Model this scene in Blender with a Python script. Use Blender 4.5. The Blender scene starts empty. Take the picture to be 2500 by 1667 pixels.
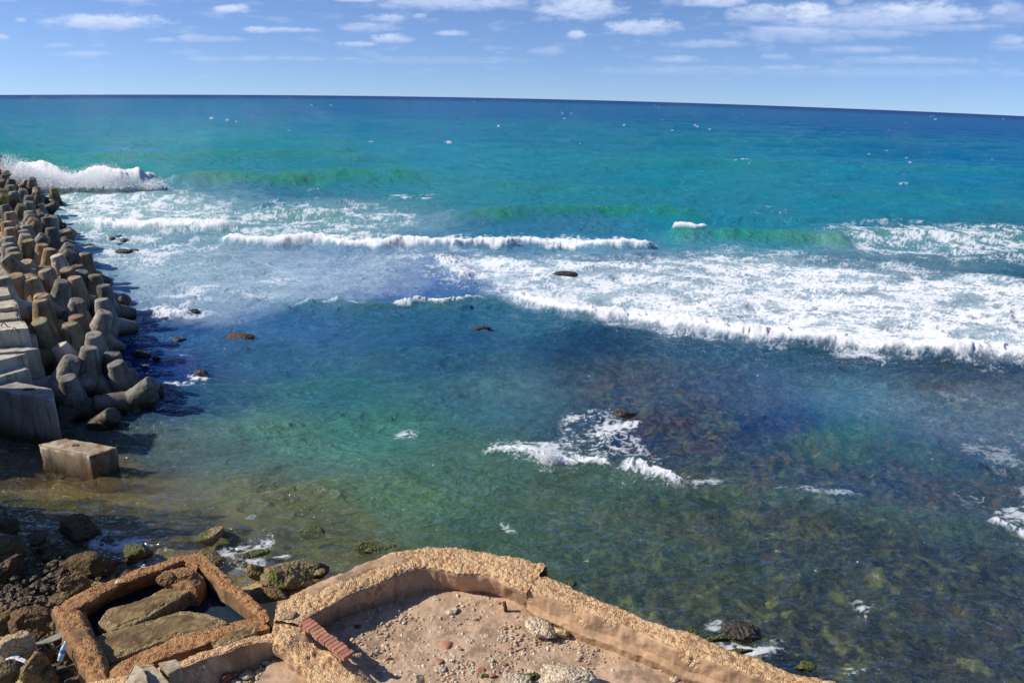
import bpy, math, random
import numpy as np
from mathutils import Matrix, Vector, Euler

S = bpy.context.scene
COL = S.collection
R_ = math.radians

# ------------------------------------------------------------------ camera
F_PX, PITCH, ROLL, CAM_H = 1925.0, R_(19.8), R_(1.2), 10.0
RS = 9100.0                       # the sea falls away from the viewer with this radius
cam = bpy.data.cameras.new("camera")
cam.sensor_width = 36.0
cam.lens = 36.0 * F_PX / 2500.0
cam.clip_start, cam.clip_end = 0.1, 30000
cam_o = bpy.data.objects.new("camera", cam)
COL.objects.link(cam_o)
cam_o.matrix_world = Matrix.Translation((0, 0, CAM_H)) @ Matrix.Rotation(math.pi/2 - PITCH, 4, 'X') @ Matrix.Rotation(ROLL, 4, 'Z')
S.camera = cam_o

# ------------------------------------------------------------------ light
SUN_EL, SUN_AZ = R_(37), R_(-92)          # azimuth from +Y towards +X: the sun stands on the left
sd = Vector((math.cos(SUN_EL)*math.sin(SUN_AZ), math.cos(SUN_EL)*math.cos(SUN_AZ), math.sin(SUN_EL)))
sun = bpy.data.lights.new("sun", 'SUN')
sun.energy, sun.angle, sun.color = 4.9, R_(0.5), (1.0, 0.93, 0.82)
sun_o = bpy.data.objects.new("sun", sun)
COL.objects.link(sun_o)
sun_o.rotation_euler = (-sd).to_track_quat('-Z', 'Y').to_euler()
sun_o.location = (-60, 0, 60)

W = bpy.data.worlds.new("World"); S.world = W; W.use_nodes = True
wn, wl = W.node_tree.nodes, W.node_tree.links
wn.clear()
wo = wn.new("ShaderNodeOutputWorld"); wb = wn.new("ShaderNodeBackground"); sk = wn.new("ShaderNodeTexSky")
sk.sky_type = 'NISHITA'; sk.sun_disc = False
sk.sun_elevation, sk.sun_rotation = SUN_EL, SUN_AZ
sk.air_density, sk.dust_density, sk.ozone_density = 1.0, 0.3, 4.0
# the air just over the sea is as blue as the air a little higher up: the sky is read some degrees above
tc = wn.new("ShaderNodeTexCoord"); sx = wn.new("ShaderNodeSeparateXYZ"); cx = wn.new("ShaderNodeCombineXYZ")
wl.new(tc.outputs['Generated'], sx.inputs[0])
mz = wn.new("ShaderNodeMath"); mz.operation = 'MAXIMUM'; mz.inputs[1].default_value = -0.05
mz2 = wn.new("ShaderNodeMath"); mz2.operation = 'MULTIPLY_ADD'; mz2.inputs[1].default_value = 1.6; mz2.inputs[2].default_value = 0.15
wl.new(sx.outputs[2], mz.inputs[0]); wl.new(mz.outputs[0], mz2.inputs[0])
wl.new(sx.outputs[0], cx.inputs[0]); wl.new(sx.outputs[1], cx.inputs[1]); wl.new(mz2.outputs[0], cx.inputs[2])
nv = wn.new("ShaderNodeVectorMath"); nv.operation = 'NORMALIZE'
wl.new(cx.outputs[0], nv.inputs[0]); wl.new(nv.outputs[0], sk.inputs[0])
tint = wn.new("ShaderNodeMix"); tint.data_type = 'RGBA'; tint.blend_type = 'MULTIPLY'
tint.inputs[0].default_value = 1.0
wl.new(sk.outputs[0], tint.inputs[6]); tint.inputs[7].default_value = (0.92, 0.98, 1.20, 1)
wl.new(tint.outputs[2], wb.inputs[0]); wb.inputs[1].default_value = 0.102
wl.new(wb.outputs[0], wo.inputs[0])
S.view_settings.view_transform = 'Standard'
S.view_settings.look = 'None'
S.view_settings.exposure = 0.22
S.view_settings.gamma = 1.0
S.cycles.max_bounces = 8
S.cycles.transparent_max_bounces = 24
S.cycles.caustics_reflective = False
S.cycles.caustics_refractive = False

# ------------------------------------------------------------------ surveying: photo pixel <-> place
def _rm():
    a = math.pi/2 - PITCH; c, s = math.cos(a), math.sin(a)
    Rx = np.array([[1, 0, 0], [0, c, -s], [0, s, c]])
    c, s = math.cos(ROLL), math.sin(ROLL)
    return Rx @ np.array([[c, -s, 0], [s, c, 0], [0, 0, 1]])
CM = _rm()
def at(x, y, z=0.0):
    """the place at height z above the water that the photograph shows at pixel (x, y) of 2500 x 1667"""
    d = CM @ np.array([(x - 1250)/F_PX, -(y - 833.5)/F_PX, -1.0])
    t = (z - CAM_H)/d[2]
    for _ in range(25):
        q = d*t
        t = (z - CAM_H - (q[0]**2 + q[1]**2)/(2*RS))/d[2]
    return Vector((d[0]*t, d[1]*t, d[2]*t + CAM_H))
def to_px(X, Y, Z):
    c = CM.T @ np.stack([X, Y, Z - CAM_H])
    w = np.minimum(c[2], -0.05)
    return 1250 + F_PX*c[0]/-w, 833.5 - F_PX*c[1]/-w
def ppm(p):                        # photo pixels per metre at a place
    return F_PX/(p - Vector((0, 0, CAM_H))).length

# ------------------------------------------------------------------ numpy noise
def _h(ix, iy, iz, seed):
    h = (ix.astype(np.uint32)*np.uint32(374761393) + iy.astype(np.uint32)*np.uint32(668265263)
         + iz.astype(np.uint32)*np.uint32(2147483647) + np.uint32((seed*974711 + 12345) & 0xffffffff))
    h = (h ^ (h >> np.uint32(13)))*np.uint32(1274126177)
    h = (h ^ (h >> np.uint32(16)))*np.uint32(2246822519)
    return h ^ (h >> np.uint32(15))
def _u(h): return (h & np.uint32(0xffffff)).astype(np.float32)/np.float32(16777215)
def noise2(x, y, seed=0):
    x = np.asarray(x, np.float64); y = np.asarray(y, np.float64)
    fx, fy = np.floor(x), np.floor(y)
    ix, iy = fx.astype(np.int64), fy.astype(np.int64)
    u, v = (x - fx).astype(np.float32), (y - fy).astype(np.float32)
    su, sv = u*u*u*(u*(u*6 - 15) + 10), v*v*v*(v*(v*6 - 15) + 10)
    z = np.zeros_like(ix)
    def g(a, b):
        t = _u(_h(ix + a, iy + b, z, seed))*6.2831853
        return np.cos(t)*(u - a) + np.sin(t)*(v - b)
    a = g(0, 0)*(1 - su) + g(1, 0)*su
    b = g(0, 1)*(1 - su) + g(1, 1)*su
    return (a*(1 - sv) + b*sv)*1.5
def fbm2(x, y, oct=4, seed=0, gain=0.5, lac=2.03):
    s, a, n = 0, 1.0, 0
    for o in range(oct):
        s = s + a*noise2(x, y, seed + o*17); n += a
        a *= gain; x = x*lac + 13.7; y = y*lac - 7.1
    return s/n
def noise3(x, y, z, seed=0):
    fx, fy, fz = np.floor(x), np.floor(y), np.floor(z)
    ix, iy, iz = fx.astype(np.int64), fy.astype(np.int64), fz.astype(np.int64)
    u, v, w = x - fx, y - fy, z - fz
    su, sv, sw = u*u*(3 - 2*u), v*v*(3 - 2*v), w*w*(3 - 2*w)
    r = 0
    for a in (0, 1):
        for b in (0, 1):
            for c in (0, 1):
                k = (su if a else 1 - su)*(sv if b else 1 - sv)*(sw if c else 1 - sw)
                r = r + k*_u(_h(ix + a, iy + b, iz + c, seed))
    return r*2 - 1
def fbm3(p, sc, oct=4, seed=0, gain=0.5):
    s, a, n = 0, 1.0, 0
    q = p*sc
    for o in range(oct):
        s = s + a*noise3(q[:, 0], q[:, 1], q[:, 2], seed + o*31); n += a
        a *= gain; q = q*2.07 + 5.3
    return s/n
def worley(p, sc, seed=0):
    """distance to the nearest of the scattered points and that point's random number"""
    q = p*sc; f = np.floor(q); i = f.astype(np.int64)
    best = np.full(len(p), 9.0); rid = np.zeros(len(p))
    for a in (-1, 0, 1):
        for b in (-1, 0, 1):
            for c in (-1, 0, 1):
                X, Y, Z = i[:, 0] + a, i[:, 1] + b, i[:, 2] + c
                h1, h2, h3 = _u(_h(X, Y, Z, seed)), _u(_h(X, Y, Z, seed + 7)), _u(_h(X, Y, Z, seed + 19))
                d = np.sqrt((X + h1 - q[:, 0])**2 + (Y + h2 - q[:, 1])**2 + (Z + h3 - q[:, 2])**2)
                m = d < best
                best = np.where(m, d, best); rid = np.where(m, h1, rid)
    return best, rid
def sstep(a, b, x):
    t = np.clip((x - a)/(b - a), 0, 1)
    return t*t*(3 - 2*t)
def lin(r, g, b):
    return tuple((c/255/12.92 if c/255 <= 0.04045 else ((c/255 + 0.055)/1.055)**2.4) for c in (r, g, b))

# ------------------------------------------------------------------ object helpers
def meta(o, label=None, cat=None, group=None, kind=None):
    if label: o["label"] = label
    if cat: o["category"] = cat
    if group: o["group"] = group
    if kind: o["kind"] = kind
    return o
def mesh_obj(name, v, f, mat=None, parent=None, smooth=True, attrs=None):
    me = bpy.data.meshes.new(name)
    v = np.asarray(v, np.float32)
    f = np.asarray(f, np.int32) if not isinstance(f, list) else f
    if isinstance(f, np.ndarray):
        n = f.shape[1]
        me.vertices.add(len(v)); me.vertices.foreach_set("co", v.ravel())
        me.loops.add(f.size); me.loops.foreach_set("vertex_index", f.ravel())
        me.polygons.add(len(f)); me.polygons.foreach_set("loop_start", np.arange(0, f.size, n, dtype=np.int32))
        me.update(calc_edges=True)
    else:
        me.from_pydata([tuple(q) for q in v.tolist()], [], f)
    if attrs:
        for k, (typ, a) in attrs.items():
            at_ = me.attributes.new(k, typ, 'POINT')
            at_.data.foreach_set("value" if typ == 'FLOAT' else ("color" if typ == 'FLOAT_COLOR' else "vector"), np.asarray(a, np.float32).ravel())
    me.polygons.foreach_set("use_smooth", [smooth]*len(me.polygons))
    me.validate()
    if mat: me.materials.append(mat)
    o = bpy.data.objects.new(name, me)
    COL.objects.link(o)
    if parent: o.parent = parent
    return o
def empty(name, loc=(0, 0, 0)):
    o = bpy.data.objects.new(name, None); COL.objects.link(o); o.location = loc
    return o
def grid_faces(nr, nc):
    i = np.arange(nr*nc).reshape(nr, nc)
    return np.stack([i[:-1, :-1], i[:-1, 1:], i[1:, 1:], i[1:, :-1]], -1).reshape(-1, 4)
def child_at(o, parent):            # parent without moving the part (parents sit untransformed but for their location)
    o.parent = parent
    o.location = Vector(o.location) - Vector(parent.location)
    return o

# ------------------------------------------------------------------ material helpers
class NT:
    def __init__(s, name):
        s.m = bpy.data.materials.new(name); s.m.use_nodes = True
        s.t = s.m.node_tree; s.t.nodes.clear()
        s.out = s.t.nodes.new("ShaderNodeOutputMaterial")
    def n(s, typ, ins=None, **kw):
        d = s.t.nodes.new("ShaderNode" + typ)
        for k, v in kw.items(): setattr(d, k, v)
        for k, v in (ins or {}).items(): s.put(d.inputs[k], v)
        return d
    def put(s, sock, v):
        if hasattr(v, "is_output") or isinstance(v, bpy.types.NodeSocket): s.t.links.new(v, sock)
        elif isinstance(v, bpy.types.Node): s.t.links.new(v.outputs[0], sock)
        else:
            if isinstance(v, tuple) and len(v) == 3 and sock.type == 'RGBA': v = v + (1,)
            sock.default_value = v
    def math(s, op, a, b=0.0, c=0.0, clamp=False):
        return s.n("Math", {0: a, 1: b, 2: c}, operation=op, use_clamp=clamp).outputs[0]
    def mix(s, f, a, b, blend='MIX'):
        return s.n("Mix", {0: f, 6: a, 7: b}, data_type='RGBA', blend_type=blend).outputs[2]
    def noise(s, sc, det=4, rough=0.55, vec=None, dist=0.0):
        d = s.n("TexNoise", {'Scale': sc, 'Detail': det, 'Roughness': rough, 'Distortion': dist})
        if vec is not None: s.put(d.inputs['Vector'], vec)
        return d
    def vor(s, sc, vec=None, feature='F1'):
        d = s.n("TexVoronoi", {'Scale': sc}, feature=feature)
        if vec is not None: s.put(d.inputs['Vector'], vec)
        return d
    def ramp(s, f, a, b, ca=(0, 0, 0), cb=(1, 1, 1)):
        d = s.n("MapRange", {0: f, 1: a, 2: b}, clamp=True, interpolation_type='SMOOTHSTEP')
        if ca == (0, 0, 0) and cb == (1, 1, 1): return d.outputs[0]
        return s.mix(d.outputs[0], ca, cb)
    def attr(s, name, which=2):
        return s.n("Attribute", attribute_name=name).outputs[which]
    def bump(s, h, strength=0.5, dist=0.02, nrm=None):
        i = {'Strength': strength, 'Distance': dist, 'Height': h}
        if nrm is not None: i['Normal'] = nrm
        return s.n("Bump", i).outputs[0]
    def finish(s, sh):
        s.t.links.new(sh.outputs[0] if isinstance(sh, bpy.types.Node) else sh, s.out.inputs[0])
        return s.m

def rock_mat(name, c1, c2, c3, sc=3.0, algae=0.0, rough=0.9, bump=0.04, wet=False, pebble=0.0, waterline=None, objcol=False):
    t = NT(name)
    pos = t.n("NewGeometry").outputs['Position']
    n1 = t.noise(sc, 6, 0.62, pos)
    n2 = t.noise(sc*6, 5, 0.65, pos)
    n3 = t.noise(sc*0.5, 3, 0.5, pos)
    col = t.mix(t.ramp(n1.outputs[0], 0.38, 0.62), c1, c2)
    col = t.mix(t.ramp(n2.outputs[0], 0.52, 0.72), col, c3)
    h = t.math('ADD', n1.outputs[0], t.math('MULTIPLY', n2.outputs[0], 0.45))
    if pebble:
        v = t.vor(pebble, pos); v2 = t.vor(pebble*2.3, pos)
        pc = t.mix(t.ramp(v.outputs['Color'], 0.2, 0.8), (0.62, 0.55, 0.55), (1.25, 1.2, 1.1))
        col = t.mix(0.75, col, t.mix(1.0, col, pc, 'MULTIPLY'))
        h = t.math('ADD', h, t.math('MULTIPLY', v.outputs['Distance'], -0.9))
        h = t.math('ADD', h, t.math('MULTIPLY', v2.outputs['Distance'], -0.4))
    if objcol:
        oc = t.n("ObjectInfo").outputs['Color']
        col = t.mix(1.0, col, oc, 'MULTIPLY')
    r = rough
    if algae:
        nz = t.n("SeparateXYZ", {0: t.n("NewGeometry").outputs['Normal']}).outputs[2]
        f = t.math('MULTIPLY', t.ramp(nz, 0.1, 0.8), t.ramp(n3.outputs[0], 0.62 - algae*0.35, 0.72 - algae*0.3))
        g = t.mix(t.ramp(n2.outputs[0], 0.4, 0.65), (0.030, 0.050, 0.006), (0.15, 0.17, 0.025))
        col = t.mix(f, col, g)
    if waterline is not None:        # the tide stain: dark growth up to a little above the water
        z = t.n("SeparateXYZ", {0: pos}).outputs[2]
        zz = t.math('ADD', z, t.math('MULTIPLY', t.math('SUBTRACT', n1.outputs[0], 0.5), 0.5))
        f = t.ramp(zz, waterline - 0.15, waterline + 0.2)
        col = t.mix(f, t.mix(t.ramp(n1.outputs[0], 0.4, 0.6), (0.022, 0.018, 0.010), (0.05, 0.045, 0.015)), col)
        r = t.math('MULTIPLY_ADD', f, rough - 0.4, 0.4)
    b = t.n("BsdfPrincipled", {'Base Color': col, 'Roughness': r, 'Normal': t.bump(h, 0.9, bump)})
    if wet: t.put(b.inputs['Roughness'], 0.35)
    return t.finish(b)

def concrete_mat(name, base, stain, objcol=False, waterline=None):
    t = NT(name)
    g = t.n("NewGeometry"); pos = g.outputs['Position']
    n1 = t.noise(1.3, 6, 0.65, pos); n2 = t.noise(9, 6, 0.7, pos); n3 = t.noise(45, 3, 0.6, pos)
    mp = t.n("Mapping", {'Vector': pos, 'Scale': (5.0, 5.0, 0.7)})
    st = t.noise(1.0, 4, 0.6, mp.outputs[0])
    col = t.mix(t.ramp(n1.outputs[0], 0.35, 0.68), base, stain)
    col = t.mix(t.math('MULTIPLY', t.ramp(st.outputs[0], 0.45, 0.68), 0.7), col, tuple(c*0.42 for c in stain))
    col = t.mix(t.math('MULTIPLY', t.ramp(n2.outputs[0], 0.55, 0.8), 0.5), col, tuple(min(1, c*1.5) for c in base))
    vv = t.vor(26, pos)
    pit = t.ramp(vv.outputs['Distance'], 0.05, 0.22)
    col = t.mix(t.math('MULTIPLY', t.math('SUBTRACT', 1.0, pit), 0.5), col, tuple(c*0.3 for c in base))
    if objcol:
        col = t.mix(1.0, col, t.n("ObjectInfo").outputs['Color'], 'MULTIPLY')
    r = 0.92
    if waterline is not None:
        z = t.n("SeparateXYZ", {0: pos}).outputs[2]
        zz = t.math('ADD', z, t.math('MULTIPLY', t.math('SUBTRACT', n1.outputs[0], 0.5), 0.9))
        f = t.ramp(zz, waterline - 0.25, waterline + 0.4)
        col = t.mix(f, t.mix(t.ramp(n2.outputs[0], 0.4, 0.6), (0.016, 0.014, 0.008), (0.06, 0.04, 0.012)), col)
        r = t.math('MULTIPLY_ADD', f, 0.5, 0.42)
    h = t.math('ADD', t.math('MULTIPLY', n2.outputs[0], 0.6), t.math('MULTIPLY', n3.outputs[0], 0.3))
    h = t.math('ADD', h, t.math('MULTIPLY', pit, 0.4))
    return t.finish(t.n("BsdfPrincipled", {'Base Color': col, 'Roughness': r, 'Normal': t.bump(h, 0.7, 0.02)}))

MAT = {}
MAT['tetra'] = concrete_mat("tetrapod_concrete", (0.40, 0.365, 0.315), (0.20, 0.16, 0.105), objcol=True, waterline=0.45)
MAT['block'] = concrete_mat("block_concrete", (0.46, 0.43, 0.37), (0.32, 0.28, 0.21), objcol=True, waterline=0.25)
MAT['rusty_block'] = concrete_mat("rust_stained_concrete", (0.46, 0.40, 0.29), (0.25, 0.115, 0.04), waterline=0.2)
MAT['dark_rock'] = rock_mat("wet_dark_rock", (0.030, 0.026, 0.022), (0.055, 0.042, 0.028), (0.09, 0.075, 0.05), 4, rough=0.45, bump=0.05, pebble=14)
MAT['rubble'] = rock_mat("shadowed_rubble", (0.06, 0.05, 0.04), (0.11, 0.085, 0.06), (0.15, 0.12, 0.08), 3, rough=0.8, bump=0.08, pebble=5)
MAT['boulder'] = rock_mat("brown_boulder", (0.28, 0.215, 0.12), (0.17, 0.13, 0.065), (0.40, 0.32, 0.20), 4, bump=0.06, pebble=20, waterline=0.12, objcol=True)
MAT['mossy'] = rock_mat("mossy_boulder", (0.27, 0.21, 0.11), (0.19, 0.15, 0.07), (0.36, 0.29, 0.16), 4, algae=0.35, bump=0.05, pebble=18, waterline=0.05)
MAT['wetmoss'] = rock_mat("weed_covered_rock", (0.10, 0.09, 0.035), (0.05, 0.06, 0.02), (0.13, 0.14, 0.04), 4, algae=1.0, bump=0.05, pebble=22, rough=0.6)
MAT['brown_wet'] = rock_mat("wet_brown_rock", (0.11, 0.07, 0.035), (0.07, 0.045, 0.022), (0.17, 0.11, 0.06), 4, rough=0.6, bump=0.05, pebble=14, algae=0.2, objcol=True)
MAT['pale'] = rock_mat("pale_limestone", (0.62, 0.53, 0.38), (0.52, 0.42, 0.28), (0.72, 0.66, 0.52), 5, bump=0.035, pebble=22, objcol=True)
MAT['brick'] = rock_mat("red_brick", (0.42, 0.19, 0.11), (0.34, 0.14, 0.08), (0.50, 0.29, 0.19), 8, bump=0.01, objcol=True)

# ruin stone: the attribute 'peb' says where the render has worn off and the pebbly core shows
def ruin_mat(name, plaster, plaster2, pebA, pebB, pebC, sc=17.0):
    t = NT(name)
    pos = t.n("NewGeometry").outputs['Position']
    peb = t.attr('peb', 2); rid = t.attr('rid', 2)
    n1 = t.noise(2.2, 6, 0.62, pos); n2 = t.noise(14, 5, 0.65, pos); n3 = t.noise(70, 2, 0.5, pos)
    pc = t.mix(t.ramp(n1.outputs[0], 0.4, 0.62), plaster, plaster2)
    pc = t.mix(t.math('MULTIPLY', t.ramp(n2.outputs[0], 0.5, 0.75), 0.5), pc, tuple(c*0.55 for c in plaster2))
    v = t.vor(sc*2.6, pos)
    bc = t.mix(t.ramp(rid, 0.15, 0.75), pebA, pebB)
    bc = t.mix(t.math('MULTIPLY', t.ramp(v.outputs['Color'], 0.35, 0.9), 0.8), bc, pebC)
    st = t.noise(1.0, 4, 0.6, t.n("Mapping", {'Vector': pos, 'Scale': (3.2, 3.2, 0.6)}).outputs[0])
    pc = t.mix(t.math('MULTIPLY', t.ramp(st.outputs[0], 0.48, 0.62), 0.6), pc, tuple(c*0.42 for c in plaster2))
    pc = t.mix(t.math('MULTIPLY', t.ramp(n1.outputs[0], 0.62, 0.70), 0.5), pc, tuple(min(1, c*1.35) for c in plaster))
    f = t.ramp(t.math('ADD', peb, t.math('MULTIPLY', t.math('SUBTRACT', n2.outputs[0], 0.5), 0.5)), 0.4, 0.6)
    col = t.mix(f, pc, bc)
    h = t.math('ADD', t.math('MULTIPLY', n2.outputs[0], 0.5), t.math('MULTIPLY', n3.outputs[0], 0.25))
    h = t.math('ADD', h, t.math('MULTIPLY', t.math('MULTIPLY', v.outputs['Distance'], -1.0), f))
    return t.finish(t.n("BsdfPrincipled", {'Base Color': col, 'Roughness': 0.95, 'Normal': t.bump(h, 0.9, 0.02)}))
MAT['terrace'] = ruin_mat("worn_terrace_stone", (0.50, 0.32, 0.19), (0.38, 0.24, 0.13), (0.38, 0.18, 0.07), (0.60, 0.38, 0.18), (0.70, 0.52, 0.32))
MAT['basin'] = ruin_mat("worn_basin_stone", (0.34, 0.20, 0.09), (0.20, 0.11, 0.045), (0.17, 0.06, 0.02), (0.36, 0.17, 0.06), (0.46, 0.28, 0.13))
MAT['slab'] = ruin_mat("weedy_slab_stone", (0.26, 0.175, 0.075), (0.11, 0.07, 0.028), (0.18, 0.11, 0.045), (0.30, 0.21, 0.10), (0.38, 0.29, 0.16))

# ------------------------------------------------------------------ control-point maps over the water (world positions)
def cp_map(X, Y, pts, power=3.0, eps=0.02):
    """smoothly spread surveyed values (px, py, value...) over places X, Y"""
    a, b = X/np.maximum(Y, 2.0), np.log(np.maximum(Y, 2.0))*1.1
    num, den = 0, 0
    for p in pts:
        w_ = at(p[0], p[1])
        u, v = w_.x/max(w_.y, 2.0), math.log(max(w_.y, 2.0))*1.1
        k = 1.0/((a - u)**2 + (b - v)**2 + eps**2)**(power/2)
        num = num + k[:, None]*np.asarray(p[2:], np.float64)[None, :]
        den = den + k
    return num/den[:, None]

BED = [(0,1150,-.35),(0,1250,-.22),(0,1400,.12),(0,1600,.5),(100,1330,.02),(200,1400,.1),(150,1550,.35),(260,1330,-.1),
  (350,1350,-.06),(450,1300,-.2),(450,1390,.1),(300,1500,.3),(560,1330,-.14),(600,1400,-.04),(660,1450,.1),(700,1520,.3),
  (780,1330,-.35),(1000,1500,.4),(1050,1310,-.7),(300,1210,-.32),(120,1190,-.3),(330,1100,-.65),(600,1200,-.7),(450,1240,-.35),
  (800,1100,-1.2),(500,1000,-1.4),(1000,1220,-1.0),(1300,1340,-.9),(1500,1450,-.7),(1750,1520,-.6),(2100,1640,-.7),(2500,1600,-.8),
  (1500,1220,-1.1),(1500,1050,-1.4),(1650,1050,-.48),(1750,1090,-.6),(1900,1120,-.65),(2150,1200,-.8),(2400,1350,-.9),(2050,1000,-1.8),(1200,880,-.9),
  (1500,905,-.85),(1620,960,-.8),(2000,880,-1.6),(2250,925,-.75),(2450,965,-.7),(2050,870,-1.1),(600,850,-1.9),(380,850,-1.6),(300,700,-1.8),(1500,700,-2.2),(1000,650,-2.2),
  (2200,700,-2.2),(1250,500,-4.0),(200,450,-3.0),(2300,500,-4),(1250,300,-9),(100,300,-9),(2400,300,-9)]
def bed_z(X, Y):
    base = cp_map(X, Y, BED)[:, 0]
    r = fbm2(X*0.9, Y*0.9, 4, 5)
    far = sstep(10, 22, Y)
    z = base + r*0.22*np.clip(-base, 0.05, 0.7)/0.6
    rocky = sstep(-1.5, 3.0, X + (Y - 14)*0.3)
    z += np.clip(fbm2(X*2.1 + 9, Y*2.1, 4, 77), 0, 1)*0.45*sstep(-.3, -.8, base)*rocky
    z += fbm2(X*5, Y*5, 3, 31)*(0.01 + 0.04*rocky)
    return z

# ------------------------------------------------------------------ seabed and shore
def fan(th0, th1, nc, rad):
    th = np.linspace(th0, th1, nc)
    Rr, T = np.meshgrid(rad, th, indexing='ij')
    return (Rr*np.sin(T)).ravel(), (Rr*np.cos(T)).ravel(), len(rad)
def sand_mat():
    t = NT("seabed_ground")
    pos = t.n("NewGeometry").outputs['Position']
    weed = t.attr('weed', 2)
    n1 = t.noise(0.9, 5, 0.6, pos); n2 = t.noise(4.5, 6, 0.65, pos); n3 = t.noise(0.5, 3, 0.5, pos); n4 = t.noise(1.6, 4, 0.6, pos, 0.6)
    sand = t.mix(t.ramp(n2.outputs[0], 0.35, 0.7), (0.40, 0.28, 0.10), (0.30, 0.22, 0.10))
    rocky = t.mix(t.ramp(n2.outputs[0], 0.38, 0.62), (0.024, 0.020, 0.015), (0.24, 0.19, 0.085))
    rocky = t.mix(t.ramp(n4.outputs[0], 0.52, 0.66), rocky, (0.55, 0.46, 0.15))
    rocky = t.mix(t.ramp(n1.outputs[0], 0.55, 0.68), rocky, (0.24, 0.10, 0.05))
    rocky = t.mix(t.math('MULTIPLY', t.attr('reef', 2), t.ramp(n1.outputs[0], 0.42, 0.62)), rocky, t.mix(t.ramp(n2.outputs[0], 0.38, 0.62), (0.08, 0.030, 0.020), (0.48, 0.20, 0.11)))
    f = t.ramp(t.math('ADD', weed, t.math('MULTIPLY', t.math('SUBTRACT', n4.outputs[0], 0.5), 1.2)), 0.35, 0.6)
    col = t.mix(f, sand, rocky)
    h = t.math('ADD', n2.outputs[0], t.math('MULTIPLY', t.vor(9, pos).outputs['Distance'], -0.4))
    return t.finish(t.n("BsdfPrincipled", {'Base Color': col, 'Roughness': 0.8, 'Normal': t.bump(h, 0.8, 0.05)}))
rad = np.concatenate([[0.5, 2, 4], np.geomspace(5, 60, 520), np.geomspace(62, 1500, 60)])
X, Y, nr = fan(R_(-62), R_(62), 620, rad)
X = X; Z = bed_z(X, np.maximum(Y, 4.0)) - (X**2 + Y**2)/(2*RS)
WEED = [(0,1250,.1),(300,1210,0.05),(500,1150,.1),(450,1300,0),(600,1250,.2),(700,1300,.3),(850,1200,.35),(900,1330,.4),(1100,1280,.45),
        (700,1050,.25),(1000,1100,.4),(1350,1320,.6),(1500,1250,.65),(1300,1150,.5),(1600,1350,.85),(1900,1300,1),(2300,1500,1),(1900,1600,1),(2400,1300,1),
        (1650,1050,1.2),(1900,1120,1.2),(1500,900,1.2),(1620,960,1.2),(2250,925,1.2),(1200,860,1),(2300,930,1),(2000,1000,.4),(0,1500,.7),(100,1400,.7),(600,900,.6),(400,900,.5)]
weed = cp_map(X, Y, WEED)[:, 0]
red_reef = sstep(15.5, 18.5, Y)*sstep(-3, 1, X)
mesh_obj("seabed", np.stack([X, Y, Z], 1), grid_faces(nr, 620), sand_mat(), attrs={'weed': ('FLOAT', weed), 'reef': ('FLOAT', red_reef)})["kind"] = "structure"

# ------------------------------------------------------------------ the sea
NC, NR = 1500, 1000
dep = np.linspace(R_(50), R_(3.05), NR - 60)
def dep_to_r(d):
    r = CAM_H/np.tan(d)
    for _ in range(40): r = (CAM_H + r*r/(2*RS))/np.tan(d)
    return r
rr = dep_to_r(dep)
rad = np.concatenate([rr, np.geomspace(rr[-1]*1.012, 900, 60)])
thw = np.concatenate([np.linspace(-62, -37, 40, endpoint=False), np.linspace(-37, 37, NC - 80), np.linspace(37.6, 62, 40)])
TH, RR = np.meshgrid(np.radians(thw), rad)
X = (RR*np.sin(TH)).ravel(); Y = (RR*np.cos(TH)).ravel(); RRf = RR.ravel()
Zc = -(X**2 + Y**2)/(2*RS)
U, V = to_px(X, Y, Zc)                       # where the photograph shows each place of the calm sea
sp_r = np.gradient(rad)[:, None]*np.ones_like(TH); sp = sp_r.ravel()   # spacing of the mesh outwards
bed = bed_z(X, Y)
rng = np.random.default_rng(4)
# wind waves
H = np.zeros_like(X); DX = np.zeros_like(X); DY = np.zeros_like(X)
calm = sstep(24, 70, RRf)                    # the inner water is sheltered
lam = np.geomspace(0.22, 14, 84)
warpx = fbm2(X*0.12, Y*0.12, 2, 3)*2.2; warpy = fbm2(X*0.12 + 50, Y*0.12, 2, 8)*2.2
for i, L in enumerate(lam):
    dirn = R_(-90) + rng.normal(0, 0.50) + (0.35 if L < 2 else 0.0)
    k = 2*math.pi/L
    kx, ky = k*math.cos(dirn), k*math.sin(dirn)
    ph = kx*(X + warpx*min(1, L)) + ky*(Y + warpy*min(1, L)) + rng.uniform(0, 6.28)
    vis = sstep(2.2, 5.0, L/np.maximum(sp, 1e-3)/max(abs(math.sin(dirn)), 0.3))
    a = (0.048 if L < 3 else 0.046)*L/(2*math.pi)*(1 if L < 6 else 0.7)
    if L > 1.6: a = a*(0.40 + 0.60*calm)
    else: a = a*(0.9 + 0.25*calm)
    a = a*vis
    H += a*np.sin(ph)
    q = a*0.45*np.cos(ph)
    DX += q*math.cos(dirn); DY += q*math.sin(dirn)
mod = 0.8 + 1.0*fbm2(X*0.25, Y*0.5, 3, 41)
H *= mod; DX *= mod; DY *= mod
for sc_, am_, sd_ in ((0.55, 0.085, 500), (1.3, 0.055, 510), (2.9, 0.026, 520)):
    rg = 1 - np.abs(fbm2(X*sc_*0.55 + warpx*0.3, Y*sc_*1.25 + warpy*0.3 + X*sc_*0.10, 2, sd_))*3.0
    H += am_*np.clip(rg, 0, 1)**2.2*sstep(1.2, 3.0, 1.0/sc_/np.maximum(sp, 1e-3))*mod

foam = np.zeros_like(X); milk = np.zeros_like(X); green = np.zeros_like(X)

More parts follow.
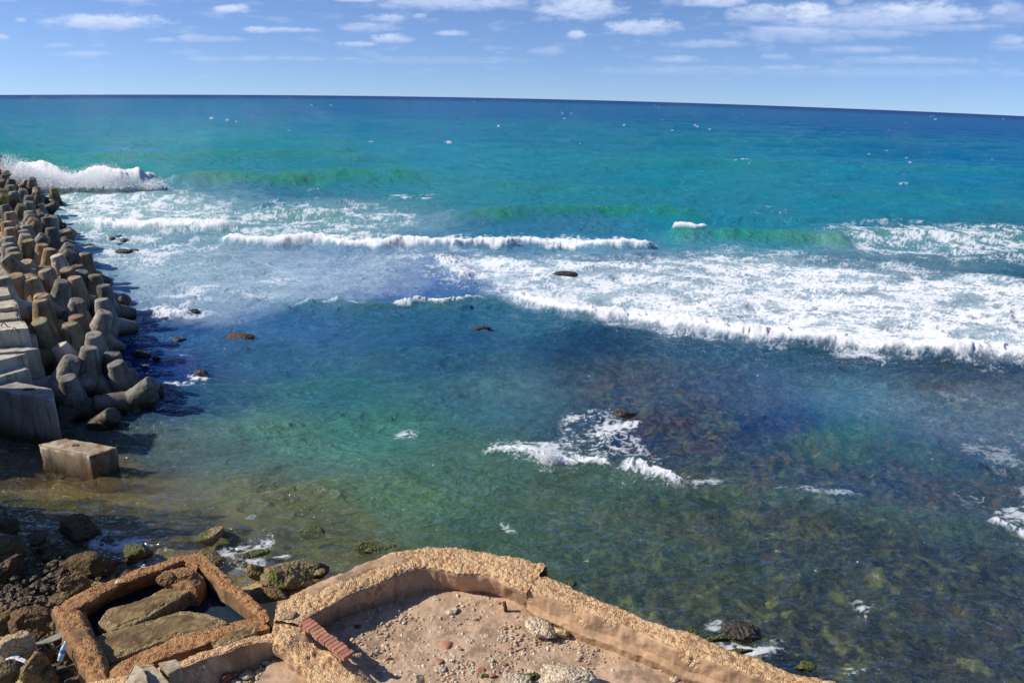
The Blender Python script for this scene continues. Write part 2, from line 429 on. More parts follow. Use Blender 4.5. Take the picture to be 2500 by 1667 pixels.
def warp_px(su=1.0, seed=1):
    return (noise2(X*0.5*su, Y*0.35*su, seed)*0.6 + noise2(X*1.6*su, Y*1.1*su, seed + 3)*0.25)
wn1, wn2 = warp_px(1, 11), warp_px(1, 21)
fine = fbm2(X*3.2, Y*2.4, 4, 60)
lump = fbm2(X*1.7, Y*1.5, 4, 71)
billow = 0
for _o, (_f, _g) in enumerate([(1.6, 1.0), (3.4, 0.5), (7.2, 0.28)]):
    billow = billow + (0.5 - np.abs(noise2(X*_f + wn2*0.6, Y*_f*0.8 + wn1*0.6, 400 + _o)))*_g
billow = billow - 0.35
slow = noise2(X*0.30, Y*0.1, 77)
bill2 = (0.5 - np.abs(noise2(X*5.5, Y*4.0, 420))) + (0.5 - np.abs(noise2(X*12, Y*9, 421)))*0.5 - 0.4
def poly_d(pts, z=0.0, reach=8.0):
    """signed distance across a crest line (positive towards the viewer's side), and 0..1 along it"""
    P = [at(px, py, z) for px, py in pts]
    best = np.full(X.shape, 1e9); sgn = np.zeros_like(X); al = np.zeros_like(X)
    L = [0.0]
    for a, b in zip(P, P[1:]): L.append(L[-1] + (b - a).xy.length)
    mx = [min(p.x for p in P) - reach, max(p.x for p in P) + reach, min(p.y for p in P) - reach, max(p.y for p in P) + reach]
    idx = np.nonzero((X > mx[0]) & (X < mx[1]) & (Y > mx[2]) & (Y < mx[3]))[0]
    x, y = X[idx], Y[idx]
    bb, ss, aa = best[idx], sgn[idx], al[idx]
    for i, (a, b) in enumerate(zip(P, P[1:])):
        ex, ey = b.x - a.x, b.y - a.y; l2 = ex*ex + ey*ey + 1e-9
        t = np.clip(((x - a.x)*ex + (y - a.y)*ey)/l2, 0, 1)
        dx, dy = x - a.x - t*ex, y - a.y - t*ey
        d = np.hypot(dx, dy)
        m = d < bb
        # lines run left to right; the viewer is at smaller y
        s = np.sign((ey*dx - ex*dy))
        bb = np.where(m, d, bb); ss = np.where(m, s, ss); aa = np.where(m, (L[i] + t*math.sqrt(l2))/L[-1], aa)
    return idx, bb*ss, aa, L[-1]
def smooth_line(pts, n=8):
    P = [pts[0]] + list(pts) + [pts[-1]]; out = []
    for i in range(1, len(P) - 2):
        p0, p1, p2, p3 = map(np.array, (P[i-1], P[i], P[i+1], P[i+2]))
        for k in range(n):
            t = k/n
            out.append(tuple(0.5*((2*p1) + (-p0 + p2)*t + (2*p0 - 5*p1 + 4*p2 - p3)*t*t + (-p0 + 3*p1 - 3*p2 + p3)*t**3)))
    out.append(tuple(pts[-1])); return out
def ends(al, L, soft=1.0):
    return sstep(0, soft/L, al)*sstep(0, soft/L, 1 - al)
def swell(pts, h, front, back, g=1.0, soft=4.0, warp=0.5):
    idx, d, al, L = poly_d(smooth_line(pts), reach=back*3 + 3)
    d = d + wn1[idx]*warp
    e = ends(al, L, soft)
    p = np.where(d > 0, np.exp(-(d/front)**2), np.exp(-(d/back)**2))*e
    H[idx] += h*p
    green[idx] = np.maximum(green[idx], g*e*np.where(d > 0, np.exp(-((d - front*0.35)/(front*0.8))**2), np.exp(-(d/(back*0.35))**2)))
def roller(pts, h, front=0.35, back=1.2, w=1.0, soft=0.8, rag=0.35, dens=1.0, trail=0.0):
    """a breaking crest: steep lumpy foam front, foam thinning out behind it"""
    idx, d, al, L = poly_d(smooth_line(pts), reach=w*3 + trail*2 + 3)
    d0 = d
    db = d + noise2(X[idx]*0.45, Y[idx]*0.2, 79)*rag*1.2
    d = db + wn1[idx]*rag*0.35 + billow[idx]*rag*0.35 + (bill2[idx]*0.9 if h < .3 else 0)*rag
    e = ends(al, L, soft)
    hv = 0.88 + 0.40*slow[idx] + 0.12*wn2[idx]
    p = np.where(db > 0, np.exp(-(db/front)**2), np.exp(-(db/back)**2))*e*hv
    inside = sstep(front*1.0, front*0.5, d)*sstep(-w*1.5, -w*0.7, d + fine[idx]*w*0.9)*e
    H[idx] += h*p + (billow[idx]*0.24 + fine[idx]*0.08)*np.minimum(h, 0.5)*inside*(0.3 + 0.7*p/np.maximum(hv, .3))
    if h < .3:
        H[idx] += bill2[idx]*h*0.5*inside
        inside = inside*np.clip(0.75 + bill2[idx]*0.9 + fine[idx]*0.8, 0, 1)
    else:
        inside = inside*np.clip(0.92 + fine[idx]*0.5, 0, 1)
    foam[idx] = np.maximum(foam[idx], inside*dens)
    if trail:
        tr = sstep(front, 0, d)*sstep(-trail*1.6, -w*0.3, d)*e
        milk[idx] = np.maximum(milk[idx], tr*0.8)

def blob(cx, cy, rx, ry, soft=0.5, ang=0.0):
    du, dv = (U - cx), (V - cy)
    if ang:
        c, s = math.cos(R_(ang)), math.sin(R_(ang)); du, dv = du*c + dv*s, -du*s + dv*c
    q = np.sqrt((du/rx)**2 + (dv/ry)**2) + wn1*0.25
    return sstep(1 + soft, 1 - soft, q)
def inpoly(pts, soft=25):
    """soft mask of a surveyed area of water"""
    ins = np.zeros(X.shape, bool); dmin = np.full(X.shape, 1e9)
    u, v = U + wn1*soft*1.2, V + wn2*soft*0.8
    for (x1, y1), (x2, y2) in zip(pts, pts[1:] + pts[:1]):
        c = ((y1 > v) != (y2 > v)) & (u < (x2 - x1)*(v - y1)/((y2 - y1) or 1e-9) + x1)
        ins ^= c
        ex, ey = x2 - x1, y2 - y1
        t = np.clip(((u - x1)*ex + (v - y1)*ey)/(ex*ex + ey*ey + 1e-9), 0, 1)
        dmin = np.minimum(dmin, np.hypot(u - x1 - t*ex, v - y1 - t*ey))
    return np.where(ins, sstep(0, soft, dmin)*0.5 + 0.5, 0.5 - 0.5*sstep(0, soft, dmin))

# offshore swells, each a long smooth ridge
swell([(-200,352),(300,348),(760,352),(1100,360)], 0.35, 2.2, 4.5, 0.35, 14)
swell([(40,385),(400,388),(760,382),(1010,395)], 0.55, 2.2, 4.5, 0.6, 10)
swell([(1000,330),(1500,345),(2100,350),(2600,360)], 0.35, 2.5, 5, 0.25, 14)
swell([(1300,405),(1700,400),(2200,415),(2600,425)], 0.40, 2.2, 4.5, 0.35, 12)
swell([(380,452),(520,452),(660,452),(760,448),(860,446),(960,444),(1060,450)], 1.15, 1.3, 3.0, 1.0, 4)
swell([(1010,455),(1300,462),(1700,470)], 0.35, 1.6, 3.5, 0.3, 7)
swell([(1060,540),(1200,538),(1330,530),(1480,524),(1640,530),(1760,540)], 0.75, 1.2, 2.6, 1.0, 4)
swell([(1900,490),(2150,480),(2450,490)], 0.3, 1.3, 2.6, 0.3, 6)
swell([(1610,592),(1700,588),(1850,592),(2000,597),(2100,600)], 0.75, 0.8, 1.8, 1.0, 1.5)
swell([(540,520),(700,525),(900,520)], 0.3, .9, 1.8, 0.6, 4)
swell([(1950,580),(2150,578),(2300,582),(2600,592)], 0.40, 1.2, 2.4, 0.5, 3)
# inner swells
swell([(600,768),(760,762),(900,758),(1000,752),(1200,742),(1300,765)], 0.22, 0.7, 1.5, 0.5, 2)
swell([(650,890),(1000,870),(1400,880)], 0.08, .8, 1.4, 0.25, 3)
swell([(1690,1200),(1820,1215),(2000,1235),(2200,1275),(2350,1322),(2560,1345)], 0.28, 0.55, 1.3, 0.5, 1.5, 0.2)
swell([(1840,1075),(2000,1085),(2200,1115),(2500,1190)], 0.22, .5, 1.2, 0.4, 1.5, 0.2)
swell([(1150,1128),(1400,1150),(1750,1215)], 0.15, .5, 1.0, 0.5, 1.5, 0.2)
swell([(900,1240),(1500,1330),(2100,1480),(2500,1600)], 0.10, .5, 1.0, 0.1, 2, 0.2)
swell([(450,960),(800,940),(1200,1000)], 0.07, .6, 1.0, 0.2, 2, 0.3)
# breakers
roller([(20,448),(120,455),(220,462),(300,463),(390,458)], 1.7, .8, 1.8, 2.6, 1.5, .5, trail=3)
roller([(330,446),(385,434)], 0.5, .4, 1.0, .9, .5, .4)
roller([(170,560),(260,558),(360,562),(480,562),(600,566)], 0.46, .35, 1.3, 2.2, 1.8, .6, trail=2)
roller([(520,592),(620,603),(760,606),(900,606),(1050,606),(1200,604),(1340,600),(1480,609),(1560,605),(1620,600)], 0.66, .36, 1.5, 2.2, 1.6, .62, trail=1.4)
roller([(1632,582),(1690,586),(1722,578)], 0.30, .25, .5, .38, .3, .12)
roller([(1068,632),(1095,655),(1118,672),(1150,683)], 0.25, .3, .8, .6, .5, .3)
roller([(1225,728),(1300,748),(1400,772),(1500,785),(1650,805),(1800,825),(1950,840),(2080,850),(2200,862),(2300,872),(2420,872),(2560,876)], 0.50, .32, 1.2, 1.5, 1.0, .35, trail=1.5)
roller([(948,748),(985,752),(1030,748),(1080,748),(1140,742),(1198,736)], 0.16, .16, .35, .22, .6, .12, .95)
roller([(1000,750),(1050,748)], 0.14, .15, .3, .35, .4, .12)
roller([(690,764),(800,760),(910,752)], 0.06, .08, .2, .07, .8, .08, .7)
roller([(350,756),(385,762),(430,768),(468,766)], 0.20, .25, .5, .55, .4, .25)
roller([(1170,1106),(1230,1106),(1290,1120),(1330,1140),(1420,1140),(1500,1146)], 0.12, .12, .3, .22, .3, .12)
roller([(1500,1150),(1550,1162),(1620,1180),(1675,1196)], 0.13, .10, .35, .22, .35, .22)
roller([(1680,1188),(1740,1180),(1775,1178)], 0.05, .08, .2, .14, .3, .12, .7)
roller([(2385,1312),(2440,1322),(2560,1330)], 0.15, .14, .3, .25, .3, .1)
roller([(1960,1216),(2020,1218),(2090,1226)], 0.04, .08, .2, .10, .3, .14, .6)
for (x, y, w) in [(768,471,22),(850,513,42),(1096,350,9),(1162,340,7),(845,353,8),(907,354,10),(1216,314,9),(1092,313,6),(1362,382,4),(1478,321,4),
        (1815,402,28),(2212,432,10),(2210,448,16),(500,275,5),(478,281,6),(205,318,4),(190,300,3),(20,290,4),(1640,320,5),(1820,300,4),(610,330,8),(625,328,5),
        (1300,370,4),(2080,305,3),(1560,490,8),(1870,300,4),(580,440,7),(110,330,5),(330,325,4),(1690,350,3),(2440,455,4),(1460,345,3),(720,312,3),(760,257,3),(1010,268,3),(1380,290,3)]:
    roller([(x - w, y), (x, y - w*0.06), (x + w, y - w*0.16)], 0.10, .12, .4, .14 if y > 400 else 0.30, .6, .16, .9)

# foam washes
C_tex = fbm2(X*0.55 + wn2*0.5, Y*0.75 + wn1*0.5, 5, 90, 0.6)
ridgeA = 1 - np.abs(fbm2(X*1.15 + wn1*0.9 + fine*0.10, Y*1.9 + wn2*0.9, 4, 101, 0.55))*3.0
ridgeB = 1 - np.abs(fbm2(X*3.0 + wn2*1.5, Y*4.4 + wn1*1.5, 3, 131, 0.6))*2.6
lace = np.maximum(ridgeA, ridgeB*0.92)*0.75 + C_tex*0.75 + fine*0.15
farlace = fbm2(X*0.8, Y*0.5, 5, 151, 0.65)*1.6 + 0.45
cover = np.zeros_like(X)
def wash(m, c): np.maximum(cover, m*c, out=cover)
field = inpoly([(1110,630),(1300,628),(1560,640),(1680,622),(1850,618),(2000,632),(2150,655),(2350,668),(2700,690),(2700,890),(2300,868),(2080,850),(1800,824),(1500,784),(1300,745),(1225,722),(1160,690),(1100,650)], 22)
wash(field, 0.62)
wash(inpoly([(1600,690),(2000,680),(2600,740),(2600,880),(2200,860),(1900,830),(1550,780)], 50), 0.78)
wash(inpoly([(1720,635),(1900,628),(2150,660),(2600,700),(2600,760),(1900,720),(1700,670)], 25), 0.80)
wash(inpoly([(1990,565),(2150,545),(2330,552),(2600,580),(2600,645),(2300,632),(2120,615),(2060,590)], 18), 0.55)
wash(blob(2420,585,110,40), 0.6)
wash(inpoly([(150,470),(400,480),(620,500),(960,510),(900,560),(1000,592),(560,590),(400,570),(180,560),(130,510)], 25), 0.48)
wash(inpoly([(60,455),(420,462),(520,500),(480,560),(200,575),(110,500)], 25), 0.60)
wash(inpoly([(250,560),(520,580),(520,610),(380,660),(260,640),(220,590)], 30), 0.5)
wash(blob(700,545,260,28), 0.50)
wash(blob(1000,480,60,8), 0.45); wash(blob(930,535,90,22), 0.44)
wash(blob(1880,510,50,12), 0.2)
wash(blob(520,725,170,26, ang=-6), 0.36); wash(blob(650,700,120,16, ang=-14), 0.34)
wash(blob(420,760,90,16), 0.5); wash(blob(300,770,60,30), 0.3)
wash(inpoly([(980,610),(1120,625),(1220,700),(1240,730),(1080,690),(960,640)], 20), 0.40)
wash(blob(1200,700,60,30), 0.38)
wash(inpoly([(1380,1010),(1490,1000),(1560,1060),(1620,1130),(1700,1185),(1500,1150),(1300,1120),(1230,1095),(1360,1080)], 20), 0.30)
wash(blob(1480,1060,50,60), 0.52); wash(blob(1420,1015,50,16, ang=-10), 0.5); wash(blob(1535,1035,25,14), 0.55)
wash(blob(1240,1090,90,14), 0.22); wash(blob(990,1062,40,12), 0.30); wash(blob(1190,1075,60,14), 0.15)
wash(inpoly([(2330,1200),(2520,1180),(2520,1320),(2440,1300),(2380,1240)], 25), 0.30)
wash(blob(1990,1215,110,9, ang=5), 0.22); wash(blob(2430,1100,120,60), 0.16); wash(blob(2350,1000,170,50), 0.12)
wash(blob(1835,1578,70,26), 0.50); wash(blob(1740,1535,20,12), 0.3); wash(blob(2060,1645,50,14), .3)
wash(blob(1240,1308,26,10, ang=30), .34); wash(blob(2100,1497,34,9, ang=15), .34); wash(blob(1560,1150,120,24, ang=15), .40); wash(blob(1700,1180,70,14), .34)
wash(blob(1430,1380,8,26), 0.25)
wash(blob(600,1385,48,22), 0.42); wash(blob(575,1350,50,20), 0.34); wash(blob(640,1330,30,25), 0.45); wash(blob(690,1375,30,14), .5)
wash(blob(610,1275,26,8), 0.2); wash(blob(745,1290,12,5), .35)
wash(blob(40,1190,60,12), 0.5); wash(blob(120,1305,70,10), 0.48); wash(blob(280,1330,70,22), 0.3); wash(blob(60,1450,90,45), 0.35); wash(blob(240,1310,40,9),.52); wash(blob(350,1380,60,12, ang=-25), .5)
wash(blob(487,918,26,10), 0.7); wash(blob(430,934,40,5), 0.5); wash(blob(400,745,60,10), 0.4)
wash(blob(300,600,110,30), 0.36); wash(blob(230,570,60,14), .45)
wash(blob(850,970,160,60), 0.05); wash(blob(1180,930,260,50), 0.07); wash(blob(900,1010,180,40), 0.06)
wash(blob(1330,1105,110,34), 0.46)
def rank(a, m):                 # spread a texture evenly over 0..1 so that a cover of 0.4 covers 40 %
    q = np.quantile(a[m], np.linspace(0, 1, 200)); return np.interp(a, q, np.linspace(0, 1, 200))
near_ = (RRf > 14) & (RRf < 48); far_ = RRf >= 48
lc = np.where(RRf > 48, rank(np.maximum(lace, farlace*0.9), far_), rank(lace + 0.25*fbm2(X*7, Y*5, 3, 171), near_))
thr = 1.0 - cover
st1 = 1 - np.abs(fbm2(X*0.55 + wn1*1.2, Y*2.6 + wn2*1.0 - X*0.35, 4, 181, 0.6))*3.2
st2 = 1 - np.abs(fbm2(X*1.7 + wn2*1.6, Y*5.2 + wn1*1.2, 3, 191, 0.6))*2.8
strk = rank(np.maximum(st1, st2*0.9) + C_tex*0.5, near_)
lc = np.where(RRf > 48, lc*0.6 + strk*0.4, lc*0.62 + strk*0.38)
lc = np.where(RRf > 48, rank(lc, far_), rank(lc, near_))
wf = sstep(thr - 0.30, thr + 0.42, lc)**1.15*sstep(0.0, 0.25, cover)
wf = wf*(0.70 + 0.24*sstep(0.4, 0.9, cover))
foam = np.maximum(foam, wf)
fl = noise2(X*0.9, Y*0.55, 611) + 0.35*noise2(X*0.05, Y*0.05, 612)
fm = (RRf > 55) & (RRf < 330)
foam[fm] = np.maximum(foam[fm], 0.6*sstep(np.quantile(fl[fm], .9986), np.quantile(fl[fm], .9998), fl[fm]))
foam = np.clip(foam, 0, 1)
# aerated, cloudy water
for m, c in [(field, .95), (inpoly([(200,570),(600,600),(1000,612),(1080,660),(900,720),(500,770),(330,740),(260,650)], 40), .72), (blob(1000,640,260,50), .35),
             (blob(330,520,300,60), .8), (blob(800,545,300,50), .45), (blob(1500,650,450,50), .4), (blob(1900,940,500,60), .05), (blob(2350,1000,250,90), .15), (blob(1350,940,260,40), .05),
             (blob(2250,610,300,50), .4), (blob(300,610,110,40), .45), (blob(2200,920,260,30), 0.04)]:
    milk = np.maximum(milk, m*c)
milk = np.clip(milk*(0.85 + 0.5*fbm2(X*0.5, Y*1.0, 4, 200)) + foam*0.0, 0, 1)
H += foam*(billow*0.045 + fine*0.02)*np.where(cover > 0.3, 1, 0.3)

# the water's colour (linear) as seen, shade by tetrapods and left shore painted in
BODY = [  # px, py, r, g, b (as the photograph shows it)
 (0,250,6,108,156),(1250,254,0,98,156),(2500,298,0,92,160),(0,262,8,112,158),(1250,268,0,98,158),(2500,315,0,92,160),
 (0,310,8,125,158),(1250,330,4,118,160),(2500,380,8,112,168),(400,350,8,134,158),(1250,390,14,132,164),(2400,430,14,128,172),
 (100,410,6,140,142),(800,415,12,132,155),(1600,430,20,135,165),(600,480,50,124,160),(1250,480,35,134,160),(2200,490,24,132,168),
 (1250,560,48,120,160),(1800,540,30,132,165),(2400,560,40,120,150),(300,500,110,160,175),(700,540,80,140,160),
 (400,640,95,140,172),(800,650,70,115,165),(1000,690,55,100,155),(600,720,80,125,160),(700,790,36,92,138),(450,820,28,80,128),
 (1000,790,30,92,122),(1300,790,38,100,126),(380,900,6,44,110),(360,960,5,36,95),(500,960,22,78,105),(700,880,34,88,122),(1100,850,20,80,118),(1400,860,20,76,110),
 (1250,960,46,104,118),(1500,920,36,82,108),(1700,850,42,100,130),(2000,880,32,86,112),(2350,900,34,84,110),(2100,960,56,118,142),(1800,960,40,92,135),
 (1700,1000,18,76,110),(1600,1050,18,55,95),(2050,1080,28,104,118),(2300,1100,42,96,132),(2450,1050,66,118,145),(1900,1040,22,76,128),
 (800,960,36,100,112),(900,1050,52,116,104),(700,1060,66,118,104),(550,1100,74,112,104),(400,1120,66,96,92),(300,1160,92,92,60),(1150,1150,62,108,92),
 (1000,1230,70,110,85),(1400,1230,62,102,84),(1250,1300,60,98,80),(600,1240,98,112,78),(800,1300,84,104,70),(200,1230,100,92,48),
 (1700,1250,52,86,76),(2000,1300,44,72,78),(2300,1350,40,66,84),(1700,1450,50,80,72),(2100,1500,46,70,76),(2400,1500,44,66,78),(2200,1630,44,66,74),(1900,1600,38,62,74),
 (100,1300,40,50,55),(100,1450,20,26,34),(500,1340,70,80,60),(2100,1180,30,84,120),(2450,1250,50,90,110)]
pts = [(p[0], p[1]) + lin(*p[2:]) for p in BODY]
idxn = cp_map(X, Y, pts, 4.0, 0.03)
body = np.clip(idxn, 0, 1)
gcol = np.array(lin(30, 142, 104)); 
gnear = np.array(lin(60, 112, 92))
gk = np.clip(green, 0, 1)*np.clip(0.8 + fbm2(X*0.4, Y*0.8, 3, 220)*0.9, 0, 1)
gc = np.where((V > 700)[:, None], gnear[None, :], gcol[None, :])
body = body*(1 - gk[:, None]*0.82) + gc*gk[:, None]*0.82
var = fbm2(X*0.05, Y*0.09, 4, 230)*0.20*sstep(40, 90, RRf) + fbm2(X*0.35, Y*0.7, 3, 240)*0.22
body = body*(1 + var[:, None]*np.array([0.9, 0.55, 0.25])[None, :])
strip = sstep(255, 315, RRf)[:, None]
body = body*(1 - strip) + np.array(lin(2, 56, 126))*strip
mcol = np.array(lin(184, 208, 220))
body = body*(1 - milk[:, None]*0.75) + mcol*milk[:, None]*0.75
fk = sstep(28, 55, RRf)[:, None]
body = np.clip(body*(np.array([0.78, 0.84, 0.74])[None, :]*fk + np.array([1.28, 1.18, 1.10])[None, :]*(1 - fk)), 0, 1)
depth = np.clip(H - bed, 0.0, 20)
kx = np.array([0.80, 0.62, 0.70])
clear = 1.0
turb = 0.98 + 1.12*sstep(1.5, -2.0, X - (Y - 14)*0.12)*sstep(11, 16, RRf)
trans = np.exp(-depth[:, None]*kx[None, :]*turb[:, None])
trans *= (1 - np.clip(milk, 0, 1)[:, None]*0.9)
trans = np.where((V < 620)[:, None], 0.0, trans)
PX, PY, PZ = X + DX, Y + DY, Zc + H

def water_mat():
    t = NT("sea_water")
    g = t.n("NewGeometry"); pos = g.outputs['Position']
    foam_a = t.attr('foam', 2); bodyc = t.attr('body', 0); tr = t.attr('trans', 0)
    f1 = t.noise(7, 5, 0.7, pos); f2 = t.noise(1.1, 5, 0.7, t.n("Mapping", {'Vector': pos, 'Scale': (0.5, 1.5, 1.0)}).outputs[0])
    rip = t.noise(5.5, 4, 0.6, t.n("Mapping", {'Vector': pos, 'Scale': (0.7, 1.5, 1.0), 'Rotation': (0, 0, 0.3)}).outputs[0])
    h = t.math('ADD', t.math('MULTIPLY', f2.outputs[0], 0.17), t.math('MULTIPLY', rip.outputs[0], 0.055))
    far = t.noise(0.33, 4, 0.65, t.n("Mapping", {'Vector': pos, 'Scale': (0.55, 1.0, 1.0)}).outputs[0])
    h = t.math('ADD', h, t.math('MULTIPLY', far.outputs[0], 0.9))
    rdg = t.noise(0.85, 5, 0.6, t.n("Mapping", {'Vector': pos, 'Scale': (0.5, 1.35, 1.0), 'Rotation': (0, 0, -0.15)}).outputs[0], 0.35)
    rdg2 = t.noise(3.4, 4, 0.6, t.n("Mapping", {'Vector': pos, 'Scale': (0.5, 1.2, 1.0), 'Rotation': (0, 0, 0.2)}).outputs[0], 0.5)
    def ridge(n, p=2.0): return t.math('POWER', t.math('SUBTRACT', 1.0, t.math('MULTIPLY', t.math('ABSOLUTE', t.math('SUBTRACT', n.outputs[0], 0.5)), 4.0), clamp=True), p)
    h = t.math('ADD', h, t.math('ADD', t.math('MULTIPLY', ridge(rdg), 0.34), t.math('MULTIPLY', ridge(rdg2), 0.075)))
    nrm = t.bump(h, 1.0, 0.75)
    ff = t.math('MULTIPLY_ADD', t.math('SUBTRACT', f1.outputs[0], 0.5), 0.55, foam_a)
    ff = t.n('MapRange', {0: ff, 1: 0.05, 2: 0.95}, clamp=True).outputs[0]
    ff = t.math('MULTIPLY', ff, t.ramp(foam_a, 0.0, 0.12))
    inv = t.mix(1.0, (1, 1, 1), tr, 'SUBTRACT')
    # light scattered back from inside the water hardly follows the ripples
    upn = t.n("Mix", {0: 0.55, 4: nrm, 5: (0.0, 0.0, 1.0)}, data_type='VECTOR').outputs[1]
    upn = t.n("VectorMath", {0: upn}, operation='NORMALIZE').outputs[0]
    dif = t.n("BsdfDiffuse", {'Color': t.mix(1.0, bodyc, inv, 'MULTIPLY'), 'Normal': upn})
    trn = t.n("BsdfTransparent", {'Color': tr})
    under = t.n("AddShader", {0: dif.outputs[0], 1: trn.outputs[0]})
    fr = t.n("Fresnel", {'IOR': 1.55, 'Normal': nrm})
    fac = t.math('MINIMUM', fr.outputs[0], t.math('MULTIPLY_ADD', t.attr('shelter', 2), 0.33, 0.27))
    gl = t.n("BsdfGlossy", {'Color': (1, 1, 1, 1), 'Roughness': 0.06, 'Normal': nrm})
    wat = t.n("MixShader", {0: fac, 1: under.outputs[0], 2: gl.outputs[0]})
    fcol = t.mix(t.ramp(foam_a, 0.2, 0.9), (0.62, 0.69, 0.74), (0.83, 0.84, 0.85))
    fup = t.n("VectorMath", {0: t.n("Mix", {0: 0.68, 4: t.bump(f1.outputs[0], 0.7, 0.06), 5: (0.0, 0.0, 1.0)}, data_type='VECTOR').outputs[1]}, operation='NORMALIZE').outputs[0]
    fo = t.n("BsdfDiffuse", {'Color': fcol, 'Normal': fup})
    fin = t.n("MixShader", {0: ff, 1: wat.outputs[0], 2: fo.outputs[0]})
    return t.finish(fin)
one = np.ones((len(X), 1))
sea = mesh_obj("sea_water", np.stack([PX, PY, PZ], 1), grid_faces(NR, len(thw)), water_mat(),
    attrs={'foam': ('FLOAT', foam), 'shelter': ('FLOAT', 1 - fk[:, 0]), 'body': ('FLOAT_COLOR', np.hstack([body, one])), 'trans': ('FLOAT_COLOR', np.hstack([trans, one]))})
sea["kind"] = "structure"

# ------------------------------------------------------------------ clouds: a far dome, thin where no cloud stands
CL = [(255,56,122,19,.9),(566,24,43,11,.9),(627,74,27,9,.85),(707,74,70,6,.6),(473,96,34,10,.45),(521,98,64,8,.3),(50,51,12,6,.5),(393,99,32,5,.35),
 (946,45,45,10,.65),(898,69,60,12,.5),(957,96,43,11,.8),(871,109,40,7,.6),(1025,40,14,6,.4),(1105,82,40,7,.6),(1116,10,175,18,.65),(877,0,48,7,.8),
 (744,144,64,6,.3),(500,146,40,8,.25),(149,113,30,6,.35),(5,93,15,8,.5),(212,133,60,6,.25),(600,146,60,6,.2),(850,145,30,5,.2),
 (1415,22,75,24,.85),(1390,20,40,20,.6),(1325,47,22,7,.3),(1569,69,66,14,.85),(1407,88,16,10,.75),(1335,127,32,9,.35),(1744,5,64,12,.85),(1856,37,60,16,.7),
 (1978,40,50,22,.95),(2249,37,117,22,.85),(2130,38,60,20,.6),(2100,52,175,16,.7),(1957,85,117,18,.5),(2010,80,25,7,.6),(2153,82,80,12,.45),(2440,30,24,13,.6),(2470,35,60,20,.4),
 (2456,101,32,11,.4),(2480,118,50,8,.3),(1728,109,80,8,.4),(1654,146,48,7,.45),(1898,141,27,7,.35),(2100,122,80,8,.35),(2207,149,130,8,.3),(1930,168,60,6,.3),(1760,168,30,5,.2),
 (2055,88,14,14,.4),(2240,68,160,9,.4),(1640,5,20,8,.3),(2060,4,18,10,.5),(300,2,60,5,.3),(10,0,30,6,.3),(1050,150,200,10,.15),(1700,175,200,9,.18),(2150,180,250,10,.18)]
RC = 9000.0
az = np.radians(np.linspace(-42, 42, 1100)); el = np.radians(np.linspace(-4.0, 14, 300))
E_, A_ = np.meshgrid(el, az, indexing='ij'); E_, A_ = E_.ravel(), A_.ravel()
sX, sY, sZ = RC*np.cos(E_)*np.sin(A_), RC*np.cos(E_)*np.cos(A_), RC*np.sin(E_)
u_, v_ = to_px(sX, sY, sZ + CAM_H)
aa, ee = A_*57.3, E_*57.3
nA = fbm2(aa*0.9, ee*2.2, 5, 301, 0.55); nB = fbm2(aa*3.2, ee*7, 4, 311, 0.6); nC = fbm2(aa*0.35, ee*1.6, 4, 331, 0.6)
dn = np.zeros_like(u_); shd = np.zeros_like(u_)
for (cx_, cy_, rx_, ry_, k_) in CL:
    du, dv = (u_ - cx_)/rx_/(1.25 if cx_ < 1250 else 1.45), (v_ - cy_)/ry_/(1.25 if cx_ < 1250 else 1.6)
    dv = np.where(dv > 0, dv*1.25, dv)            # flat underside
    q = du*du + dv*dv
    m_ = np.clip((1.35 - q + nA*1.0 + nB*0.4)/1.45, 0, 1)
    m_ = m_*m_*(3 - 2*m_)*k_*np.exp(-np.maximum(q - 1.6, 0)*1.5)
    dn = np.maximum(dn, m_)
    shd = np.maximum(shd, m_*np.clip(dv*0.55 + 0.35 + nB*0.3, 0, 1))
veil = sstep(0.05, 0.6, nC)*0.16*sstep(-3, 1.0, ee)
dn = np.clip(dn*0.95 + veil, 0, 1)
def cloud_mat():
    t = NT("cloud_vapour")
    d_, s_ = t.attr('dens', 2), t.attr('shade', 2)
    em = t.n("Emission", {'Color': t.mix(s_, (0.66, 0.75, 0.92), (0.33, 0.43, 0.74)), 'Strength': 1.0})
    return t.finish(t.n("MixShader", {0: d_, 1: t.n("BsdfTransparent").outputs[0], 2: em.outputs[0]}))
sky = mesh_obj("sky", np.stack([sX, sY, sZ + CAM_H], 1), grid_faces(300, 1100), cloud_mat(), attrs={'dens': ('FLOAT', dn), 'shade': ('FLOAT', shd/np.maximum(dn, .01)*0.9)})
sky["kind"] = "structure"
#@@OBJECTS@@
# ------------------------------------------------------------------ rocks
import bmesh
_ico = {}
def ico(sub):
    if sub not in _ico:
        bm = bmesh.new(); bmesh.ops.create_icosphere(bm, subdivisions=sub, radius=1.0)
        v = np.array([q.co[:] for q in bm.verts]); f = np.array([[w.index for w in q.verts] for q in bm.faces])
        bm.free(); _ico[sub] = (v, f)
    return _ico[sub]
def rock_v(size, seed, sub=5, cut=7, rough=0.22, pit=0.05):
    v, f = ico(sub); v = v.copy(); r = np.random.default_rng(seed)
    for _ in range(cut):                       # broken faces
        n = r.normal(size=3); n /= np.linalg.norm(n); dd = r.uniform(0.42, 0.80)
        d = v @ n; m = d > dd
        v[m] -= np.outer(d[m] - dd, n)*0.9
    nrm = v/np.linalg.norm(v, axis=1, keepdims=True)
    o = fbm3(v + seed*3.1, 1.3, 4, seed)*rough + fbm3(v + seed, 5.0, 3, seed + 5)*rough*0.25
    w, _ = worley(v + seed, 7, seed)
    o = o - (0.6 - w)*pit
    v = v + nrm*o[:, None]
    return v*np.array(size)[None, :], f
